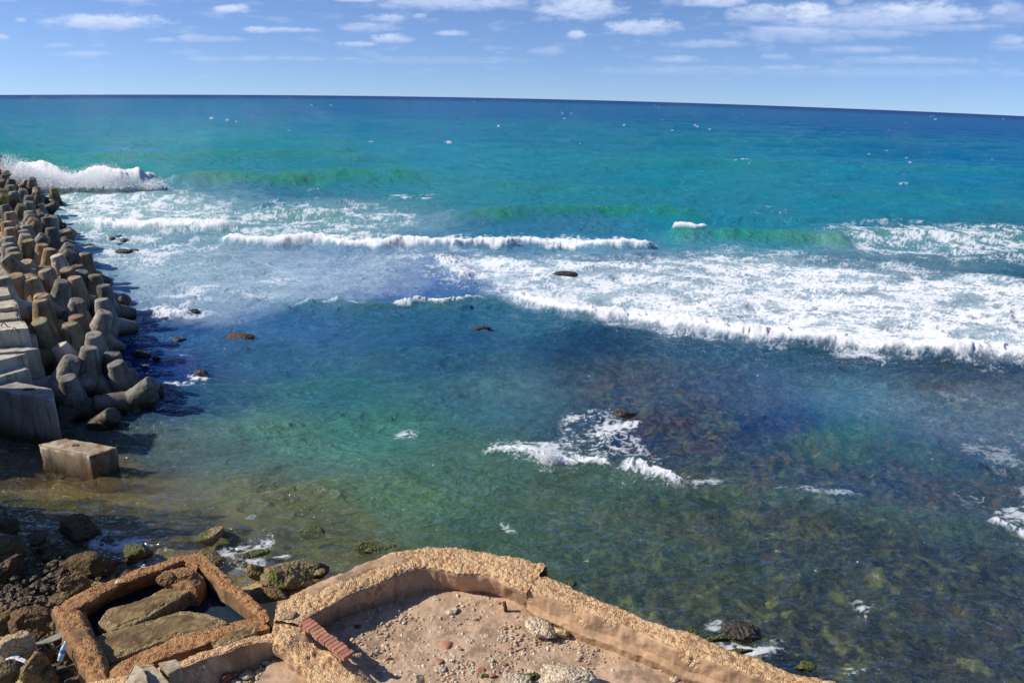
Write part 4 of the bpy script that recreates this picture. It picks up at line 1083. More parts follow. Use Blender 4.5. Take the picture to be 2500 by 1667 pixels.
# ------------------------------------------------------------------ the ruins
def sweep(name, lines, spacing, mat, parent, seed=1, peb_rows=(1, 2), amp=0.05, peb_amp=0.03, pebsc=17.0, fall=(0, 0), closed_ends=True, mixn=0.0, topfade=1.0, plaster=None):
    """lines: several edge lines running along a wall (world points, same count): outer foot, outer top, inner top, inner foot ..."""
    Ls = [np.array([tuple(p) for p in l]) for l in lines]
    def resample(l, n):
        d = np.r_[0, np.cumsum(np.linalg.norm(np.diff(l, axis=0), axis=1))]; d /= d[-1]
        t = np.linspace(0, 1, n); return np.stack([np.interp(t, d, l[:, k]) for k in range(3)], 1)
    tot = max(np.linalg.norm(np.diff(l, axis=0), axis=1).sum() for l in Ls); n = max(4, int(tot/spacing))
    Ls = [resample(l, n) for l in Ls]
    rows, w = [], []
    for i in range(len(Ls) - 1):
        k = max(2, int(np.linalg.norm(Ls[i] - Ls[i+1], axis=1).mean()/spacing))
        for j in range(k):
            t = j/k; rows.append(Ls[i]*(1 - t) + Ls[i+1]*t)
            w.append(i + t)
    rows.append(Ls[-1]); w.append(len(Ls) - 1)
    P = np.stack(rows, 0)                           # rows x n x 3
    w = np.array(w)
    du = np.gradient(P, axis=1); dv = np.gradient(P, axis=0)
    N = np.cross(du, dv); N /= np.maximum(np.linalg.norm(N, axis=2, keepdims=True), 1e-9)
    P = P + np.stack([fbm3(P.reshape(-1, 3)*np.array([1, 1, .3]), 1.7, 4, seed + 60 + k).reshape(P.shape[:2]) for k in (0, 1)] + [np.zeros(P.shape[:2])], -1)*amp*1.5
    # smooth the normals over the arrises, so that they round off
    for _ in range(3): N[1:-1] = (N[:-2] + N[1:-1]*2 + N[2:])/4
    N /= np.maximum(np.linalg.norm(N, axis=2, keepdims=True), 1e-9)
    p = P.reshape(-1, 3); q = N.reshape(-1, 3)
    if q[:, 2].mean() < 0: q = -q; flip = True
    else: flip = False
    top = ((w >= peb_rows[0] - 0.12) & (w <= peb_rows[1] + 0.10)).astype(float)
    pm = np.repeat(top, n)
    blot = fbm3(p, 1.6, 4, seed + 40)
    pm = np.clip(pm + (blot - mixn)*0.0 + np.where(pm > .5, -sstep(.12, .30, blot)*mixn*topfade, sstep(.14, .32, blot)*0.9*mixn), 0, 1)
    if plaster:
        l0, l1, a0, a1 = plaster; al_ = np.tile(np.linspace(0, 1, n), len(w)) + blot*.1; wr = np.repeat(w, n) + blot*.35
        pm = pm*(1 - sstep(l0 - .02, l0 + .02, al_)*sstep(l1 + .02, l1 - .02, al_)*sstep(a1 + .06, a1 - .06, wr)*(wr > a0 - .3))
    wd, rid = worley(p, pebsc, seed)
    wd2, _ = worley(p, pebsc*2.2, seed + 3)
    d = fbm3(p, 1.4, 4, seed)*amp + fbm3(p, 6, 3, seed + 8)*amp*0.35
    d = d + pm*((0.45 - wd)*peb_amp + (0.45 - wd2)*peb_amp*0.4)
    ar = np.repeat(np.exp(-((w - peb_rows[0])/0.10)**2) + np.exp(-((w - peb_rows[1])/0.10)**2), n)      # worn arrises
    d = d - ar*(0.03 + 0.12*np.clip(fbm3(p, 2.5, 4, seed + 4), 0, 1))
    p = p + q*d[:, None]
    f = grid_faces(len(w), n)
    if not flip: pass
    else: f = f[:, ::-1]
    loc = Vector(parent.location) if parent else Vector()
    o = mesh_obj(name, p - np.array(loc), f, mat, parent, attrs={'peb': ('FLOAT', pm), 'rid': ('FLOAT', rid)})
    return o
def line(pts, z): return [at(x, y, zz) for (x, y), zz in zip(pts, z if isinstance(z, (list, tuple)) else [z]*len(pts))]
def foot(l, z, out=0.0, n=None):
    r = []
    for i, p in enumerate(l):
        a, b = l[max(0, i-1)], l[min(len(l)-1, i+1)]; d = (b - a).xy.normalized(); nn = Vector((-d.y, d.x))
        r.append(Vector((p.x + nn.x*out, p.y + nn.y*out, z if not isinstance(z, (list, tuple)) else z[i])))
    return r
def rs(l, n):
    a = np.array([tuple(p) for p in l]); d = np.r_[0, np.cumsum(np.linalg.norm(np.diff(a, axis=0), axis=1))]; d /= d[-1]
    t = np.linspace(0, 1, n); return [Vector((float(np.interp(q, d, a[:, 0])), float(np.interp(q, d, a[:, 1])), float(np.interp(q, d, a[:, 2])))) for q in t]

ZT, ZF = 1.5, 0.98
terr = empty("ruined_terrace", at(1100, 1560, ZF))
meta(terr, "ruined sea terrace with a curved pebbly parapet and sandy rubble floor, at the bottom centre", "ruin")
oc = line([(662,1505),(672,1462),(744,1428),(882,1370),(957,1345),(1000,1336),(1036,1331),(1090,1332),(1148,1338),(1200,1345),(1254,1356),(1300,1368),(1340,1379)], ZT)
ic = line([(745,1520),(760,1500),(850,1453),(944,1413),(990,1391),(1012,1385),(1037,1381),(1075,1384),(1108,1399),(1150,1400),(1200,1404),(1248,1424),(1292,1441)], ZT)
fc = line([(760,1545),(790,1535),(850,1500),(960,1466),(1010,1452),(1040,1446),(1065,1442),(1085,1440),(1098,1440),(1150,1446),(1201,1454),(1250,1470),(1288,1486)], ZF - .02)
n_ = 40
sweep("curved_parapet", [foot(rs(oc, n_), -0.6, .15), rs(oc, n_), rs(ic, n_), rs(fc, n_), [p + Vector((.02, -.3, -.15)) for p in rs(fc, n_)]], 0.022, MAT['terrace'], terr, 3, (1, 2), .06, .045, mixn=.7, topfade=.8, plaster=(.16, .44, 1.0, 1.42))
orr = line([(1313,1402),(1330,1398),(1414,1435),(1520,1483),(1560,1492),(1616,1515),(1722,1557),(1807,1584),(1913,1621),(2041,1666),(2300,1760)], ZT)
irr = line([(1296,1437),(1334,1451),(1419,1478),(1470,1511),(1520,1528),(1565,1541),(1623,1569),(1742,1613),(1810,1640),(1912,1668),(2130,1760)], ZT)
m1 = line([(1291,1470),(1330,1489),(1400,1520),(1460,1545),(1500,1560),(1550,1580),(1600,1600),(1700,1645),(1780,1675),(1860,1705),(2050,1780)], 1.18)
m2 = line([(1290,1482),(1325,1505),(1395,1533),(1450,1560),(1490,1574),(1540,1594),(1590,1613),(1690,1658),(1770,1690),(1850,1720),(2030,1790)], 1.14)
frr = line([(1288,1492),(1320,1516),(1390,1546),(1440,1572),(1480,1588),(1530,1607),(1580,1626),(1680,1668),(1760,1700),(1840,1730),(2000,1800)], ZF - .02)
sweep("straight_parapet", [foot(rs(orr, n_), -0.7, .12), rs(orr, n_), rs(irr, n_), rs(m1, n_), rs(m2, n_), rs(frr, n_)], 0.022, MAT['terrace'], terr, 9, (1, 2), .07, .042, mixn=.9, topfade=.4)
# cross wall from the parapet's left end down to the frame's bottom, and the low wall that runs off to the left
cw_o = line([(660,1500),(660,1540),(690,1585),(730,1630),(770,1680),(800,1740)], [1.45,1.42,1.35,1.3,1.3,1.3])
cw_i = line([(745,1505),(770,1545),(815,1585),(850,1620),(900,1665),(960,1740)], [1.45,1.42,1.38,1.35,1.3,1.3])
cw_f = line([(760,1530),(800,1565),(840,1605),(880,1640),(930,1690),(990,1760)], ZF)
sweep("cross_wall", [foot(rs(cw_o, 20), .1, 0), rs(cw_o, 20), rs(cw_i, 20), rs(cw_f, 20)], 0.024, MAT['terrace'], terr, 15, (1, 2), .12, .045, mixn=.8)
lw_o = line([(200,1664),(330,1640),(420,1612),(500,1582),(560,1568),(628,1548),(665,1545)], [1.2,1.25,1.3,1.35,1.35,1.35,1.35])
lw_i = line([(260,1700),(390,1665),(440,1632),(510,1600),(570,1585),(635,1565),(680,1565)], [1.2,1.25,1.3,1.35,1.35,1.35,1.35])
lw_f = line([(330,1760),(470,1712),(520,1680),(570,1655),(620,1635),(665,1612),(700,1600)], .85)
sweep("low_wall", [foot(rs(lw_o, 24), .1, 0), rs(lw_o, 24), rs(lw_i, 24), rs(lw_f, 24)], 0.024, MAT['terrace'], terr, 21, (0.9, 1.9), .06, .03, mixn=.6)
# floor
def floor(name, poly, z, sp, mat, parent, seed, amp=.03):
    P = [at(x, y, z) for x, y in poly]
    x0, x1 = min(p.x for p in P), max(p.x for p in P); y0, y1 = min(p.y for p in P), max(p.y for p in P)
    gx, gy = np.arange(x0, x1, sp), np.arange(y0, y1, sp); XX, YY = np.meshgrid(gx, gy); v = np.stack([XX.ravel(), YY.ravel(), np.full(XX.size, z)], 1)
    v[:, 2] += fbm2(v[:, 0]*1.2, v[:, 1]*1.2, 4, seed)*amp*1.6 + fbm2(v[:, 0]*9, v[:, 1]*9, 3, seed+1)*amp*.35
    wd, rid = worley(v*np.array([1, 1, 1]), 24, seed)
    st = np.clip(0.33 - wd, 0, 1)*sstep(-.15, .35, fbm2(v[:, 0]*1.5, v[:, 1]*1.5, 3, seed + 5))*(rid > .45)
    v[:, 2] += st*0.08
    ins = np.zeros(len(v), bool)
    for a, b in zip(P, P[1:] + P[:1]):
        ins ^= ((a.y > v[:, 1]) != (b.y > v[:, 1])) & (v[:, 0] < (b.x - a.x)*(v[:, 1] - a.y)/((b.y - a.y) or 1e-9) + a.x)
    f = grid_faces(len(gy), len(gx)); f = f[ins[f].all(1)]
    used = np.unique(f); mp = np.zeros(len(v), int); mp[used] = np.arange(len(used))
    return mesh_obj(name, v[used] - np.array(Vector(parent.location)), mp[f], mat, parent, attrs={'peb': ('FLOAT', np.clip(st*3, 0, 1)[used]), 'rid': ('FLOAT', rid[used])})
MAT['floor'] = ruin_mat("sandy_terrace_floor", (0.52, 0.36, 0.235), (0.42, 0.28, 0.175), (0.46, 0.29, 0.16), (0.60, 0.45, 0.28), (0.70, 0.58, 0.42), 22)
floor("floor", [(700,1560),(780,1480),(850,1470),(1000,1425),(1070,1410),(1300,1440),(1330,1480),(1600,1590),(2200,1830),(2000,2050),(900,2050),(560,1760)], ZF, .02, MAT['floor'], terr, 50)
floor("lower_floor", [(380,1790),(470,1690),(600,1625),(690,1590),(760,1640),(860,1790)], .86, .02, MAT['floor'], terr, 55)

# brick edging laid on the cross wall
br = empty("brick_course", at(810, 1555, 1.42))
meta(br, "row of thin red bricks laid side by side along the cross wall of the terrace", "bricks")
pa, pb = at(736, 1512, 1.44), at(853, 1603, 1.40)
e = (pb - pa); nb = 15; ed = e.normalized(); ew = Vector((-ed.y, ed.x, 0))
for i in range(nb):
    c = pa + e*((i + .5)/nb)
    bm = bmesh.new(); bmesh.ops.create_cube(bm, size=1); bmesh.ops.scale(bm, vec=(e.length/nb*0.985, 0.20 - .02*(i % 3 == 1), 0.07), verts=bm.verts)
    bmesh.ops.bevel(bm, geom=bm.edges[:], offset=.006, segments=2, affect='EDGES'); bmesh.ops.subdivide_edges(bm, edges=bm.edges[:], cuts=3, use_grid_fill=True)
    for v in bm.verts: v.co += Vector((R2.uniform(-1, 1), R2.uniform(-1, 1), R2.uniform(-1, 1)))*.002
    me = bpy.data.meshes.new("brick"); bm.to_mesh(me); bm.free(); me.materials.append(MAT['brick'])
    o = bpy.data.objects.new("brick", me); COL.objects.link(o); o.parent = br
    o.location = c + ew*(R2.uniform(-.012, .012)) + Vector((0, 0, .005 + R2.uniform(-.004, .004))) - Vector(br.location)
    o.rotation_euler = (0, R2.uniform(-.04, .04), math.atan2(ed.y, ed.x) + R2.uniform(-.04, .04))
    j = R2.uniform(.8, 1.2); o.color = (j, j*R2.uniform(.85, 1.1), j, 1)

# left ruin: a sunken basin
bas = empty("ruined_basin", at(380, 1500, .4))
meta(bas, "broken rectangular stone basin with rust-brown walls and a dark pool, left of the terrace", "ruin")
bz = 1.0
w1o = line([(132,1478),(160,1455),(240,1428),(320,1392),(400,1368),(455,1345),(492,1346)], bz)
w1i = line([(184,1496),(206,1479),(256,1447),(335,1411),(408,1387),(450,1372),(478,1386)], bz)
w1f = line([(200,1530),(218,1510),(268,1475),(345,1442),(412,1420),(450,1410),(480,1430)], .5)
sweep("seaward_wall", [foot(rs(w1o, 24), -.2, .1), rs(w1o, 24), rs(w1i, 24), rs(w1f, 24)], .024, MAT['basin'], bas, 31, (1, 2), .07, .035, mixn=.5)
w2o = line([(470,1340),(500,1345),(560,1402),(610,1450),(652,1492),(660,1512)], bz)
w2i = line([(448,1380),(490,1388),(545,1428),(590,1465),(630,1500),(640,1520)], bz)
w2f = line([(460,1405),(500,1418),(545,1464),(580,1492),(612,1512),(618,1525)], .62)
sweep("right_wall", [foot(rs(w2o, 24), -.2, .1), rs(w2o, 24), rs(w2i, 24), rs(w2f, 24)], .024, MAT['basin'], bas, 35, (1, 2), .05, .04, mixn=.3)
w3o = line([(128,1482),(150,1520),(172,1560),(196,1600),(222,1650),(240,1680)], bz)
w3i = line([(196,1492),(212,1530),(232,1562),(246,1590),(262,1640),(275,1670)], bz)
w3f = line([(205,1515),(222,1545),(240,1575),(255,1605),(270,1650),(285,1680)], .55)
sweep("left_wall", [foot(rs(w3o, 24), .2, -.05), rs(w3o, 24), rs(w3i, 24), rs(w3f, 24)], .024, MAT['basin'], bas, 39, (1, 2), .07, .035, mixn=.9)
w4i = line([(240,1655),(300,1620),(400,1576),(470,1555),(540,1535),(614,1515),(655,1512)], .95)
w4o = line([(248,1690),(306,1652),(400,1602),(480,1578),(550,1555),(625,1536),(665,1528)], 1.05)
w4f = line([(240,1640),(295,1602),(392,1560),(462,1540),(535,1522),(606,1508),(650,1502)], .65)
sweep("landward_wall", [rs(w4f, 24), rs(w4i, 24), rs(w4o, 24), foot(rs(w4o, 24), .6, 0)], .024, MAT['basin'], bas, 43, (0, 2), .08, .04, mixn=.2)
def slab(name, pts, z, h, mat, parent, seed, slope=0.0, dome=.05):
    """a broken slab: pts are photo pixels round its top"""
    P = [at(x, y, z) for x, y in pts]; c = sum(P, Vector())/len(P)
    ring = np.array([tuple(p) for p in rs(P + [P[0]], 141)[:-1]]); cc = np.array(c)
    V_, fr = [], np.r_[np.linspace(0.02, 1, 42)]
    for t in fr:
        q = cc + (ring - cc)*t; q[:, 2] = z + dome*(1 - t**3); V_.append(q)
    for t in (0.25, .5, .75, 1.0):
        q = ring.copy(); q[:, 2] = z - h*t; q[:, :2] = cc[:2] + (q[:, :2] - cc[:2])*(1 - .03*t); V_.append(q)
    V_ = np.stack(V_); nr_ = len(V_)
    p = V_.reshape(-1, 3)
    p[:, 2] += (p[:, 0] - cc[0])*slope
    e_ = fbm3(p, 3, 4, seed)
    rim = np.repeat((np.r_[fr, 1, 1, 1, 1] > .8), 140)
    p[:, :2] += (p[:, :2] - cc[:2])*(e_*0.10*rim)[:, None]
    wd, rid = worley(p, 17, seed)
    pm = np.clip(rim*.8 + sstep(.1, .3, fbm3(p, 1.8, 3, seed + 1)), 0, 1)
    p[:, 2] += fbm3(p, 2.2, 5, seed + 2, .6)*.07 + pm*(0.45 - wd)*.035
    i = np.arange(nr_*140).reshape(nr_, 140); j = np.roll(i, -1, 1)
    f = np.stack([i[:-1], j[:-1], j[1:], i[1:]], -1).reshape(-1, 4)
    loc = np.array(Vector(parent.location))
    return mesh_obj(name, p - loc, f, mat, parent, attrs={'peb': ('FLOAT', pm), 'rid': ('FLOAT', rid)})
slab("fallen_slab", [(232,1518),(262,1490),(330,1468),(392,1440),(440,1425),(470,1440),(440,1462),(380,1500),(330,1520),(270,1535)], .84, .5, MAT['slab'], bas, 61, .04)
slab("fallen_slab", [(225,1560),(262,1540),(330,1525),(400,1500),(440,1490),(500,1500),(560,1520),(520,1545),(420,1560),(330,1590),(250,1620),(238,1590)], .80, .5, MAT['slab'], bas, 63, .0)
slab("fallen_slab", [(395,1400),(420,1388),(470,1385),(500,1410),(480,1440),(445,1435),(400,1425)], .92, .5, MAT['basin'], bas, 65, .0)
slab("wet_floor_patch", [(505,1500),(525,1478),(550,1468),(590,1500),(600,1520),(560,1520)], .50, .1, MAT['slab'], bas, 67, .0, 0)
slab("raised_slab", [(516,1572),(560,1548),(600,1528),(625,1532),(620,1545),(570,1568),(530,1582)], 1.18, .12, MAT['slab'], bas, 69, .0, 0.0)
# pool in the basin
pl = [at(x, y, .56) for x, y in [(190,1495),(260,1455),(400,1410),(470,1400),(560,1470),(620,1520),(500,1560),(260,1640),(215,1560)]]
pn = NT("still_pool"); b_ = pn.n("BsdfPrincipled", {'Base Color': (0.012, 0.028, 0.045, 1), 'Roughness': 0.05, 'IOR': 1.33, 'Normal': pn.bump(pn.noise(6, 2).outputs[0], .2, .02)})
po = mesh_obj("pool_water", [tuple(p) for p in pl], [tuple(range(len(pl)))], pn.finish(b_), smooth=False); po["kind"] = "structure"
rock(408,1412,44,34,"knobbly stone lying on the seaward wall corner inside the left ruin","stone",'boulder',.98,401,group=None,name="stone",tone=(1.05,.8,.55),thick=.13)
rock(455,1415,60,36,"broken lump of orange stone in the apex of the left ruin","stone",'boulder',.92,402,name="stone",tone=(1.0,.72,.45),thick=.13)
rock(290,1420,16,10,"small white stone stuck on top of the seaward wall of the left ruin","stone",'pale',1.04,403,name="stone",sub=4)

# flat building stones on the low wall at the bottom
block([(300,1668),(330,1618),(352,1632),(372,1690)], 1.55, .35, "squared pale stone standing at the bottom edge, left of two flat ones", (1.25,1.15,.95), 71, "building stone", "building_stone", rough=.02, group="squared stones on the low wall")
block([(338,1625),(376,1622),(420,1668),(376,1690)], 1.42, .3, "flat tan stone tilted between two others at the bottom edge", (1.05,.92,.74), 73, "building stone", "building_stone", rough=.012, group="squared stones on the low wall")
block([(384,1618),(430,1608),(445,1630),(410,1640)], 1.42, .25, "smallest flat tan stone right beside the tilted one", (1.0,.88,.70), 75, "building stone", "building_stone", rough=.012, group="squared stones on the low wall")

# loose stones on the terrace
GS = "loose stones on the terrace floor"
rock(1322,1536,74,44,"large bone-white pitted rock lying under the crack in the parapet","rock",'pale',1.1,411,.7,sub=6,rough=.34,pit=.12,rotz=-.5,tilt=.25,cut=3)
rock(1365,1545,50,40,"yellowish right half of the pitted rock under the crack","rock",'pale',1.05,412,.8,rough=.25,tone=(.9,.8,.62),rotz=.3)
rock(1405,1668,170,84,"big bone-white boulder cut off by the bottom edge","boulder",'pale',1.1,413,.8,sub=6,rough=.25,pit=.1)
rock(1262,1668,110,46,"pale rock with green moss behind it at the bottom edge","rock",'pale',1.05,414,.7,rough=.25,tone=(.95,.98,.98))
rock(1022,1664,26,40,"small pointed pale stone at the bottom edge of the terrace","stone",'pale',1.1,415,.7,name="stone",sub=4)
rock(1288,1650,54,16,"low cushion of green moss behind the pale rock","moss",'wetmoss',1.0,416,.5,name="moss",rough=.5,thick=.06)
rock(1182,1650,22,16,"small tuft of green moss beside a red brick piece","moss",'wetmoss',1.0,417,.6,name="moss",sub=4,thick=.04)
c = at(1235, 1494, ZF)
meta(tube([c + Vector((0, 0, -.03)), c + Vector((-.01, 0, .10)), c + Vector((-.035, 0, .21))], .032, "iron_stub", MAT['rust'], n=10), "short rusty iron stub sticking up from the sandy floor", "iron stub").location = (0, 0, 0)
RB = "bits of red brick on the terrace floor"
for i, (x, y, w, h, lb) in enumerate([(1091,1574,34,20,"largest red brick fragment on the terrace floor"),(1125,1585,12,8,"tiny red brick chip right of the largest fragment"),
   (1072,1614,26,14,"second red brick fragment, below the largest"),(1202,1650,20,16,"red brick piece beside the moss at the bottom"),
   (950,1607,14,7,"small red chip near the foot of the cross wall"),(1175,1635,20,12,"dull red stone above the mossy brick piece"),(1233,1622,16,10,"dull reddish stone near the middle right of the rubble"),
   (686,1612,22,16,"pinkish red brick chunk on the lower floor beside the cross wall"),(552,1655,30,26,"dark red painted lump at the bottom edge of the lower floor"),(573,1645,18,14,"second dark red lump on the lower floor"),
   (728,1628,18,10,"small reddish bit on the bottom of the cross wall")]):
    rock(x, y, w, h, lb, "brick fragment", 'brick', 1.0 if x > 800 else .95, 430 + i, .8, sub=3, group=RB, name="brick_fragment", cut=8, rough=.12, pit=0, tone=(.9, .8, .8) if i in (5, 6) else ((.5, .35, .4) if i in (8, 9) else (1.1, 1.0, 1.0)))
for i, (x, y, w, h, lb) in enumerate([(907,1596,14,14,"white pebble beside the shadow of the brick course"),(1105,1492,36,16,"flat pale stone alone in the upper floor"),(1118,1582,14,12,"white stone touching the largest brick fragment"),
   (1073,1634,30,16,"mottled grey-white stone below the second brick fragment"),(1104,1612,16,14,"white knob of stone in the heap of rubble"),(1200,1612,18,12,"pale stone in the right of the rubble"),
   (922,1590,10,8,"small pale chip left of the rubble"),(1387,1557,8,8,"tiny white shell-like pebble in the pitted rock's shadow"),(1506,1588,14,9,"round pale stone below the sloping parapet"),(1428,1556,14,10,"small tan stone right of the pitted rock"),
   (1618,1634,20,16,"tan stone with a shadow near the lower right of the floor"),(1648,1658,26,20,"angular pale stone at the lower right of the floor"),(875,1528,20,10,"dark slate chip in the shade of the curved parapet"),
   (898,1497,14,7,"small bright stone in the shade of the curved parapet"),(975,1492,6,8,"thin upright white chip near the shadow's edge"),(1065,1464,20,8,"small tan stone at the tip of the parapet's shadow"),
   (705,1500,38,24,"grey angular stone set on the end of the parapet by the bricks"),(650,1620,22,14,"white stone on the lower floor, highest of a group"),(640,1640,34,20,"pale wedge-shaped stone on the lower floor"),
   (600,1648,30,16,"rounded pale stone on the lower floor, left of the wedge"),(635,1655,20,20,"whitish stone at the bottom of the lower floor"),(690,1636,50,18,"lumpy pale stone at the foot of the cross wall"),
   (872,1598,22,12,"pink-grey stone at the lower end of the brick course"),(1160,1512,14,8,"small stone in the middle of the upper floor"),(1145,1565,26,10,"low pale stone right above the rubble heap")]):
    rock(x, y, w, h, lb, "stone", 'pale', (1.5 if i == 16 else 1.42 if i == 22 else 1.0) if x > 700 else .92, 460 + i, .8, sub=4 if w > 20 else 3, group=GS, name="stone", rough=.2, cut=6,
         tone=(.22,.22,.24) if i == 12 else ((.62,.56,.5) if i in (16, 22) else (1, 1, 1)))
def _inp(x, y, P):
    c = False
    for (x1, y1), (x2, y2) in zip(P, P[1:] + P[:1]):
        if (y1 > y) != (y2 > y) and x < (x2 - x1)*(y - y1)/((y2 - y1) or 1e-9) + x1: c = not c
    return c
def scatter(name, label, areas, count, mat, seed, smin, smax, cat, inside=None):
    r = np.random.default_rng(seed); V_, F_, off = [], [], 0; bv, bf = ico(1); C_ = []
    for k in range(count):
        (cx_, cy_, rx_, ry_, zz) = areas[r.choice(len(areas), p=np.array([a[2]*a[3] for a in areas])/sum(a[2]*a[3] for a in areas))]
        x, y = r.normal(cx_, rx_*.5), r.normal(cy_, ry_*.5)
        if inside is not None and not _inp(x, y, inside): continue
        c = np.array(at(x, y, zz)); s = smin*(smax/smin)**(r.random()**2.2)
        v = bv*np.array([1, r.uniform(.6, 1), r.uniform(.45, .8)])*s*(1 + r.uniform(-.28, .28, (len(bv), 1)))
        a = r.uniform(0, 6.28); ca, sa = math.cos(a), math.sin(a); v = np.stack([v[:, 0]*ca - v[:, 1]*sa, v[:, 0]*sa + v[:, 1]*ca, v[:, 2]], 1)
        V_.append(v + c + np.array([0, 0, s*.2])); F_.append(bf + off); off += len(bv)
        C_.append(np.full(len(bv), r.random()))
    o = mesh_obj(name, np.concatenate(V_), np.concatenate(F_), mat, smooth=False, attrs={'rid': ('FLOAT', np.concatenate(C_))})
    return meta(o, label, cat, kind="stuff")
t = NT("loose_gravel"); rid = t.attr('rid', 2)
gcol_ = t.n("ValToRGB", {0: rid}); cr = gcol_.color_ramp; cr.interpolation = 'CONSTANT'
cr.elements[0].color = (.50, .38, .26, 1); cr.elements[1].position = .3; cr.elements[1].color = (.58, .48, .36, 1)
for p_, c_ in ((.5, (.40, .27, .17, 1)), (.7, (.46, .33, .21, 1)), (.86, (.66, .58, .46, 1)), (.93, (.38, .18, .11, 1)), (.965, (.30, .26, .22, 1))):
    e_ = cr.elements.new(p_); e_.color = c_
gm = t.finish(t.n("BsdfPrincipled", {'Base Color': gcol_.outputs[0], 'Roughness': .95}))
scatter("gravel", "scattered gravel and small rubble over the terrace floor", [(1120,1590,170,60,ZF),(1100,1550,300,120,ZF),(1060,1620,260,70,ZF),(1500,1600,160,40,ZF),(1150,1640,300,40,ZF),(1450,1580,60,20,ZF),(950,1540,160,60,ZF),(1300,1560,380,60,ZF)], 5000, gm, 5, .005, .045, "gravel", [(880,1590),(800,1530),(850,1505),(960,1470),(1010,1456),(1098,1444),(1201,1458),(1284,1490),(1320,1520),(1390,1550),(1480,1592),(1580,1630),(1680,1670),(1720,1720),(980,1720),(930,1650)])
scatter("rubble", "small rubble on the lower floor", [(640,1650,90,30,.88),(600,1660,120,40,.88)], 500, gm, 6, .008, .05, "rubble")
scatter("shingle", "dark wet shingle between the shore boulders", [(80,1440,160,90,.25),(150,1560,110,70,.5),(60,1500,90,90,.4)], 1500, MAT['brown_wet'], 7, .02, .12, "shingle")

MAT['yellow_weed'] = rock_mat("yellow_seaweed", (0.60, 0.50, 0.03), (0.40, 0.34, 0.02), (0.7, 0.62, 0.1), 9, bump=.03)
rock(1885,1478,38,34,"bright yellow clump of seaweed under the clear water at lower right","seaweed",'yellow_weed',-.10,270,.8,name="seaweed",sub=4,rough=.5,thick=.08)
# driftwood boards, bottle and litter between the boulders
MAT['wood'] = rock_mat("weathered_wood", (0.30, 0.27, 0.22), (0.16, 0.13, 0.10), (0.38, 0.34, 0.28), 9, bump=.01, objcol=True)
def board(p0, p1, z0, z1, w, th, label, tone):
    a, b = at(*p0, z0), at(*p1, z1); d = b - a
    bm = bmesh.new(); bmesh.ops.create_cube(bm, size=1); bmesh.ops.scale(bm, vec=(d.length, w, th), verts=bm.verts)
    bmesh.ops.bevel(bm, geom=bm.edges[:], offset=.006, segments=1, affect='EDGES'); bmesh.ops.subdivide_edges(bm, edges=bm.edges[:], cuts=5, use_grid_fill=True)
    for v in bm.verts: v.co += Vector((R2.uniform(-1, 1)*2, R2.uniform(-1, 1), R2.uniform(-1, 1)))*.005
    me = bpy.data.meshes.new("board"); bm.to_mesh(me); bm.free(); me.materials.append(MAT['wood'])
    o = bpy.data.objects.new("board", me); COL.objects.link(o); o.location = (a + b)/2; o.rotation_mode = 'QUATERNION'
    o.rotation_quaternion = d.to_track_quat('X', 'Z'); o.color = (*tone, 1); meta(o, label, "board", "broken boards beside the left ruin")
board((72,1582), (165,1545), .72, .85, .16, .03, "long grey weathered board leaning to the ruin wall above the bottle", (.8,.85,.85))
board((95,1598), (150,1562), .68, .72, .10, .03, "shorter board under the long grey one", (.6,.6,.6))
board((124,1570), (142,1596), .80, .72, .05, .02, "narrow yellowish stick just left of the bottle", (1.1,1.0,.7))
board((140,1630), (205,1612), .62, .60, .12, .03, "dark board in shade right of the bottle", (.35,.33,.3))
bt = empty("plastic_bottle", at(146, 1612, .80)); meta(bt, "clear blue plastic water bottle with a label, standing tilted among the boulders", "bottle")
def lathe(prof, name, mat, parent, n=24):
    V_ = [(r*math.cos(6.2832*k/n), r*math.sin(6.2832*k/n), z) for z, r in prof for k in range(n)]
    F_ = [(i*n + k, i*n + (k+1) % n, (i+1)*n + (k+1) % n, (i+1)*n + k) for i in range(len(prof)-1) for k in range(n)]
    return mesh_obj(name, V_, F_, mat, parent)
tp = NT("bottle_plastic"); pm_ = tp.finish(tp.n("BsdfPrincipled", {'Base Color': (.55, .75, .88, 1), 'Roughness': .15, 'Alpha': .75}))
tl = NT("bottle_label"); lm_ = tl.finish(tl.n("BsdfPrincipled", {'Base Color': tl.mix(tl.ramp(tl.n("SeparateXYZ", {0: tl.n("TexCoord").outputs['Object']}).outputs[2], .12, .15), (.80,.88,.92), (.05,.30,.62)), 'Roughness': .4}))
tc_ = NT("bottle_cap"); cm_ = tc_.finish(tc_.n("BsdfPrincipled", {'Base Color': (.75,.82,.85,1), 'Roughness': .4}))
lathe([(0,.001),(0,.036),(.01,.042),(.05,.040),(.06,.043),(.20,.043),(.24,.036),(.28,.016),(.30,.014)], "bottle_body", pm_, bt)
lathe([(.09,.0445),(.19,.0445)], "bottle_label", lm_, bt)
lathe([(.295,.017),(.318,.017),(.320,.001)], "bottle_cap", cm_, bt)
bt.rotation_euler = (-.35, .28, 0)
mp_ = NT("white_litter"); lit = mp_.finish(mp_.n("BsdfPrincipled", {'Base Color': (.75, .75, .76, 1), 'Roughness': .5}))
MAT['litter'] = lit
rock(30,1613,48,10,"crumpled white plastic bag between the pale boulder and the grey one","plastic bag",'litter',.85,501,.6,name="plastic_bag",rough=.6,thick=.04)

